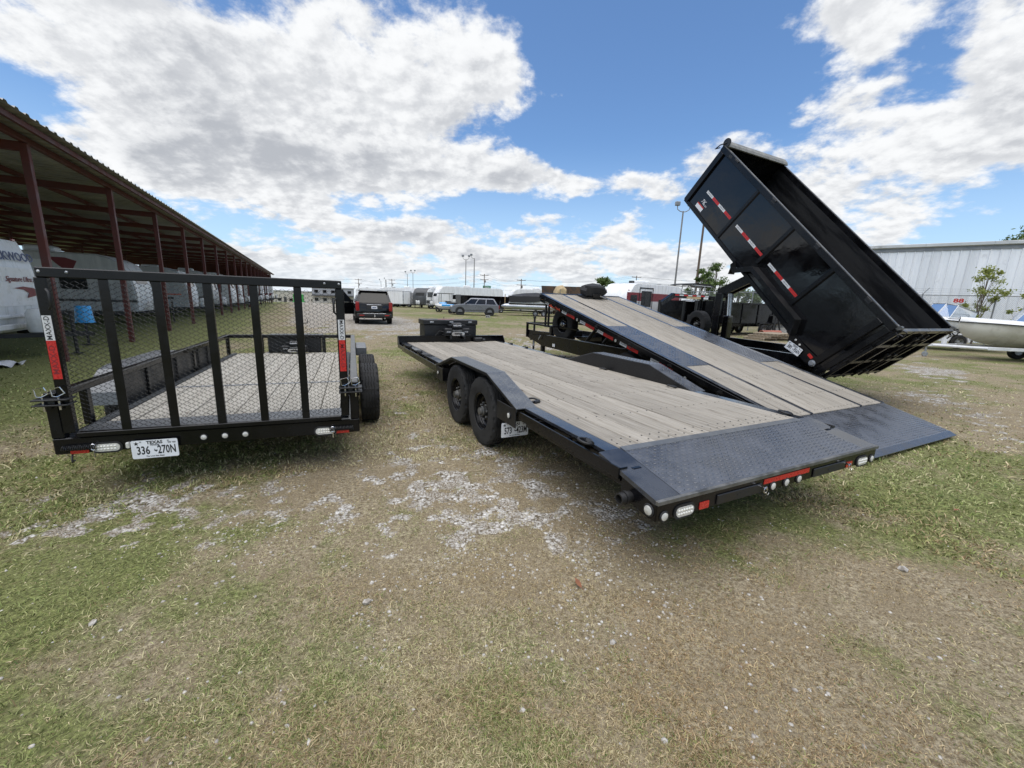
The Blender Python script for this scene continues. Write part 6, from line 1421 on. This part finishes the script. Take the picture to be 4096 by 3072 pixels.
for k in range(12):
    ob('fence_post', MB().tube((k*3., 0, -.1), (k*3., 0, FH+.08), .035, 8).tube((k*3., 0, FH+.06), (k*3.+.22, -.12, FH+.42), .018, 6), 'building_trim', Fn)
ob('top_rail', MB().tube((0, 0, FH), (FL, 0, FH), .025, 8), 'building_trim', Fn)
wm = MB(); st = .085
for k in range(int((FL+FH)/st)):
    x = -FH+k*st
    for sg in (1, -1):
        a = (x, 0) if sg > 0 else (x+FH, 0); b = (x+FH, FH) if sg > 0 else (x, FH)
        (x0, z0), (x1, z1) = a, b
        def cl(x0, z0, x1, z1):
            d = x1-x0; t0, t1 = 0., 1.
            for lo in (0., FL):
                pass
            ta, tb = (0-x0)/d, (FL-x0)/d
            if ta > tb: ta, tb = tb, ta
            return max(0, ta), min(1, tb)
        t0, t1 = cl(x0, z0, x1, z1)
        if t1 > t0: wm.tube((x0+(x1-x0)*t0, sg*.003, z0+(z1-z0)*t0), (x0+(x1-x0)*t1, sg*.003, z0+(z1-z0)*t1), .0036, 3, cap=False)
ob('wire_mesh', wm, 'chainlink', Fn, kind='stuff')
bw = MB()
for q in range(3): bw.tube((0, -.04*q-.03, FH+.14+.11*q), (FL, -.04*q-.03, FH+.14+.11*q), .004, 4)
ob('barbed_wire', bw, 'wire', Fn)
# number sign on the fence: place where the ray of the lot number crosses the fence
sgx = 16.55
sg_ = thing('number_sign', 'white sign with red number 88 hung on the chain link fence', 'sign', F0+BD*sgx+BN*.04+Vector((0, 0, 2.52)), math.atan2(BD.y, BD.x))
ob('sign_board', MB().cbox(-.26, .26, -.012, .0, -.15, .15, .003), 'plate_white', sg_)
text('88', .32, 'ink_red', sg_, frame((0, -.0125, 0), (1, 0, 0), (0, 0, 1)), ext=.002, sx=1.35, bold=.012)

# ================================================================== trees and shrubs
def tree(name, label, loc, h, rx, rz0, n, leaf, seed, ls=.10, clumps=30, cat='tree', group=None, trunk=.10, open_=.6):
    o = thing(name, label, cat, loc, 0, group); rg = np.random.default_rng(seed); mb = MB()
    mb.path([(0, 0, -.2), (.03*h*.3, .02, h*.25), (-.02*h, .03*h, h*.55), (.01*h, 0, h*.85)], [trunk, trunk*.8, trunk*.5, trunk*.15], 8)
    cs = []
    for k in range(clumps):
        a = rg.random()*6.283; t = rg.random(); zc = rz0+(h-rz0)*(.08+.9*t); rr = rx*math.sqrt(rg.random())*(math.sin(math.pi*min(1, .18+.80*t))**.7)
        cs.append((rr*math.cos(a), rr*math.sin(a), zc)); mb.path([(0, 0, max(.15*h, zc-.35*h)), (rr*.55*math.cos(a), rr*.55*math.sin(a), zc-.12*h), cs[-1]], [trunk*.35, trunk*.2, trunk*.06], 5)
    ob('trunk', mb, 'bark', o, smooth=50)
    cs = np.array(cs); idx = rg.integers(0, clumps, n); sz = (.10+.16*rg.random(clumps))*h*.55*open_
    p = cs[idx]+rg.normal(0, 1, (n, 3))*sz[idx][:, None]*np.array([1, 1, .75])*.6
    a = rg.normal(0, 1, (n, 3)); a /= np.linalg.norm(a, axis=1)[:, None]; b = np.cross(a, rg.normal(0, 1, (n, 3))); b /= np.linalg.norm(b, axis=1)[:, None]
    s = ls*(.6+.8*rg.random(n))[:, None]
    V = np.stack([p-a*s, p+b*s*.45, p+a*s, p-b*s*.45], 1).reshape(-1, 3); q = (np.arange(n)*4)[:, None]
    tri = np.concatenate([q+np.array([[0, 1, 2]]), q+np.array([[0, 2, 3]])])
    c = build_tris('crown', V, tri, {'rnd': np.repeat(np.clip(rg.normal(.5, .25, n), 0, 1), 4)}, leaf); del c['kind']; c.parent = o; return o
tree('tree', 'light green sapling with long bare tips behind the gooseneck trailer', at(17.6, 39.5), 5.2, 1.5, .6, 5000, 'leaf_green', 1, .11, 34, group='trees along the back fence', open_=.5)
tree('tree', 'airy young tree with thin upright branches beside the light pole', at(19.4, 40.5), 5.8, 1.2, 1.0, 2600, 'leaf_green', 2, .10, 26, group='trees along the back fence', open_=.4)
tree('tree', 'low dense green tree under the raised dump bed', at(22.6, 42), 4.2, 2.2, .3, 6000, 'leaf_green', 3, .12, 40, group='trees along the back fence')
tree('tree', 'dark green bush behind the fishing boat canopy', at(15.2, 41), 3.4, 1.6, .3, 4500, 'leaf_dark', 4, .11, 30, group='trees along the back fence')
tree('tree', 'round green tree top rising behind the maroon striped caravan', at(11.0, 52), 4.6, 2.4, 1., 4500, 'leaf_green', 5, .14, 34, group='trees along the back fence')
tree('tree', 'green bush between the light poles and the fence', at(26.0, 44), 4.0, 2.4, .3, 5000, 'leaf_dark', 9, .12, 34, group='trees along the back fence')
tree('tree', 'tall green tree looking over the roof of the metal building', at(50.5, 41.5), 10.3, 3.2, 5.0, 9000, 'leaf_green', 6, .17, 60, trunk=.25)
tree('shrub', 'yellow green shrub growing against the chain link fence', (F0+BD*17.4+BN*.5), 4.3, 1.2, .5, 2400, 'leaf_yellow', 7, .065, 34, cat='shrub', trunk=.05, open_=.45)
tree('shrub', 'small yellow green weed by the fence right of the shrub', (F0+BD*19.0+BN*.5), 2.9, .8, .4, 900, 'leaf_yellow', 8, .07, 12, cat='shrub', trunk=.03, open_=.45)

# ================================================================== light poles, power poles, far buildings
def light_pole(label, x, y, top, heads=2, r=.11, m='pole_grey', hs=1.):
    z = tz(x, y); o = thing('light_pole', label, 'light pole', (x, y, z), 0, 'yard light poles'); H = top-z
    ob('pole', MB().tube((0, 0, -.2), (0, 0, H), r, 10, r*.7), m, o, smooth=40)
    for s in ((-1, 1) if heads == 2 else (-1,)):
        a = ob('lamp_arm', MB().path([(0, 0, H-.1), (s*.35*hs, 0, H-.02), (s*.65*hs, 0, H+.18), (s*.70*hs, 0, H+.6)], .045, 8), m, o, smooth=50)
        ob('lamp_head', MB().cbox(s*.70*hs-.26, s*.70*hs+.26, -.18, .18, H+.55, H+.98, .05), 'building_trim', o)
    return o
light_pole('tall steel light pole with two lamps rising left of the dump bed', 18.3, 48, 11.95)
light_pole('tall thick light pole passing behind the lower corner of the dump bed', 20.75, 48, 11.6, 2, .15, 'pole_wood')
light_pole('tall grey light pole above the long white caravan, left of its pair', -11.4, 95, 10.2, 2)
light_pole('tall grey light pole above the long white caravan, right of its pair', -9.5, 95, 10.5, 1, .13)
light_pole('thin far light pole above the white cargo trailer, left of its pair', -39.0, 150, 9.4, 1)
light_pole('thin far light pole above the white cargo trailer, right of its pair', -37.0, 150, 9.9, 2)
light_pole('thin far light pole behind the black vehicle, left of its pair', -68, 210, 8.6, 1, .14)
light_pole('thin far light pole behind the black vehicle, right of its pair', -65.5, 210, 9.3, 1, .3)
PP = [(-118, 165, 7.6), (-60.5, 160, 7.5), (-50.0, 168, 8.1), (-9.8, 130, 9.2), (1.6, 120, 7.6), (34, 118, 9.5), (75, 112, 10)]
PL = ['wooden power pole far left behind the shed', 'dark wooden power pole with crossarms left of the black vehicle', 'wooden power pole right of the black vehicle', 'wooden power pole with crossarms behind the long white caravan', 'plain power pole behind the pontoon boat', 'power pole behind the back fence trees', 'power pole behind the metal building']
tops = []
for (x, y, h), lb in zip(PP, PL):
    z = tz(x, y); o = thing('power_pole', lb, 'power pole', (x, y, z), 0, 'power poles along the road')
    ob('pole', MB().tube((0, 0, -.3), (0, 0, h-z), .16, 8, .11), 'pole_wood', o, smooth=40)
    for k, dzz in enumerate((.4, 1.7)): ob('crossarm', MB().box(-1.3, 1.3, -.06, .06, h-z-dzz-.07, h-z-dzz+.07), 'pole_wood', o)
    ob('insulators', MB().tube((-1.2, 0, h-z-.33), (-1.2, 0, h-z-.15), .04, 6).tube((1.2, 0, h-z-.33), (1.2, 0, h-z-.15), .04, 6).tube((.3, .25, h-z-2.6), (.3, .25, h-z-1.9), .18, 8), 'building_trim', o)
    tops.append((x, y, h))
for i, (a, b) in enumerate(zip(tops, tops[1:])):
    mb = MB()
    for dxx, dzz in ((-1.2, .2), (1.2, .2), (-1.2, 1.6), (1.2, 1.6), (0, 2.8)):
        pts = []
        for k in range(13): t = k/12; pts.append((a[0]+(b[0]-a[0])*t+dxx, a[1]+(b[1]-a[1])*t, a[2]+(b[2]-a[2])*t-dzz-1.1*4*t*(1-t)))
        mb.path(pts, .022, 4)
    o = ob('power_lines', mb, 'wire'); tag(o, ['power lines over the shed end', 'short span of power lines above the black vehicle', 'power lines above the cargo trailers', 'power lines above the pontoon boat', 'power lines above the tilt deck front', 'power lines behind the dump bed'][i], 'power lines', 'power lines between the poles')
gsn = thing('road_sign', 'green highway sign on posts far behind the long white caravan', 'sign', at(-13.8, 200)); zq = 6.9-tz(-13.8, 200)
ob('sign_board', MB().box(-1.9, 1.9, -.05, .05, zq-.9, zq+.9), 'sign_green', gsn); ob('sign_post', MB().tube((-1.2, .1, 0), (-1.2, .1, zq), .12, 8).tube((1.2, .1, 0), (1.2, .1, zq), .12, 8), 'pole_grey', gsn); ob('sign_lines', MB().box(-1.4, 1.3, -.07, -.055, zq+.15, zq+.4).box(-1.4, .6, -.07, -.055, zq-.45, zq-.2), 'ink_white', gsn)
wt = thing('water_tank', 'brown round water tank far behind beside the green sign', 'tank', at(-8.6, 205)); zt = 7.3-tz(-8.6, 205)
ob('tank_shell', MB().lathe([(1.3, zt-4), (1.3, zt-1.2), (.9, zt-.8), (0, zt-.6)], (0, 0, 0), 'z', 16), 'pole_wood', wt, smooth=40); ob('tank_leg', MB().tube((-.9, 0, 0), (-.9, 0, zt-4), .15, 6).tube((.9, 0, 0), (.9, 0, zt-4), .15, 6), 'pole_grey', wt)
def house(name, label, x, y, rz, Wd, Dp, H, m, storeys, nwin, band=None):
    z = tz(x, y); o = thing(name, label, 'building', (x, y, z-.05), rz)
    ob('wall', MB().box(-Wd/2, Wd/2, 0, Dp, 0, H), m, o); ob('roof', MB().prism([(-.3, H), (-.3, H+.25), (Dp/2, H+.9), (Dp+.3, H+.25), (Dp+.3, H)], 'x', -Wd/2-.3, Wd/2+.3), 'building_gutter', o)
    if band: ob('lower_facing', MB().box(-Wd/2-.02, Wd/2+.02, -.06, -.002, 0, H*.46), band, o); ob('awning', MB().prism([(-.06, H*.56), (-1.2, H*.49), (-1.2, H*.46), (-.06, H*.5)], 'x', -Wd/2, Wd/2), 'rv_dark', o)
    for f in range(storeys):
        for k in range(nwin):
            xx = -Wd/2+Wd*(k+.5)/nwin; zz_ = H*(f+.52)/storeys if storeys > 1 else H*.5
            if f == 0: zz_ = H*.24
            w_ = ob('window', MB().box(xx-.6, xx+.6, -.11, -.063, zz_-.5, zz_+.5), 'glass_dark', o); ob('window_frame', MB().box(xx-.7, xx+.7, -.1, -.062, zz_+.5, zz_+.6).box(xx-.7, xx+.7, -.1, -.062, zz_-.6, zz_-.5), m, w_)
    ob('door', MB().box(-.5, .5, -.12, -.064, 0, 2.1), 'rv_dark', o); return o
house('office_building', 'grey two-storey office building with cream ground floor far beyond the mesh gate', -67, 152, .35, 14, 9, 5.6, 'far_grey', 2, 5, 'far_cream')
house('warehouse', 'long cream warehouse left of the grey office building', -92, 165, .4, 24, 14, 4.4, 'far_cream', 1, 6)
house('warehouse', 'pale low warehouse far behind the pontoon boat', 14, 190, 0, 46, 16, 5.2, 'far_grey', 1, 9)
gm = thing('compactor', 'green machine standing by the cream warehouse', 'machine', at(-62, 118), .4); ob('machine_body', MB().cbox(-1.3, 1.3, -1, 1, .5, 2.4, .1).cbox(-1.5, 1.5, -1.2, 1.2, .2, .5, .05), 'green_machine', gm); ob('machine_cab', MB().cbox(-.6, .6, -.8, .6, 2.4, 3.0, .08), 'glass_dark', gm)
tl = []
for k in range(70):
    x = -420+k*13+random.uniform(-4, 4); y = 330+random.uniform(-20, 40); tl.append((x, y))
rgt = np.random.default_rng(5); VV, RR = [], []
for x, y in tl:
    n = 260; h = rgt.uniform(3, 6.5); p = rgt.normal(0, 1, (n, 3))*np.array([5, 4, h*.28])+np.array([x, y, tz(x, y)+h*.5])
    a = rgt.normal(0, 1, (n, 3)); a /= np.linalg.norm(a, axis=1)[:, None]; b = np.cross(a, rgt.normal(0, 1, (n, 3))); b /= np.linalg.norm(b, axis=1)[:, None]; s = rgt.uniform(.5, 1.1, n)[:, None]
    VV.append(np.stack([p-a*s, p+b*s*.6, p+a*s, p-b*s*.6], 1).reshape(-1, 3)); RR.append(np.repeat(rgt.random(n), 4))
VV = np.concatenate(VV); q = (np.arange(len(VV)//4)*4)[:, None]
tlo = build_tris('far_trees', VV, np.concatenate([q+np.array([[0, 1, 2]]), q+np.array([[0, 2, 3]])]), {'rnd': np.concatenate(RR)}, 'leaf_dark')
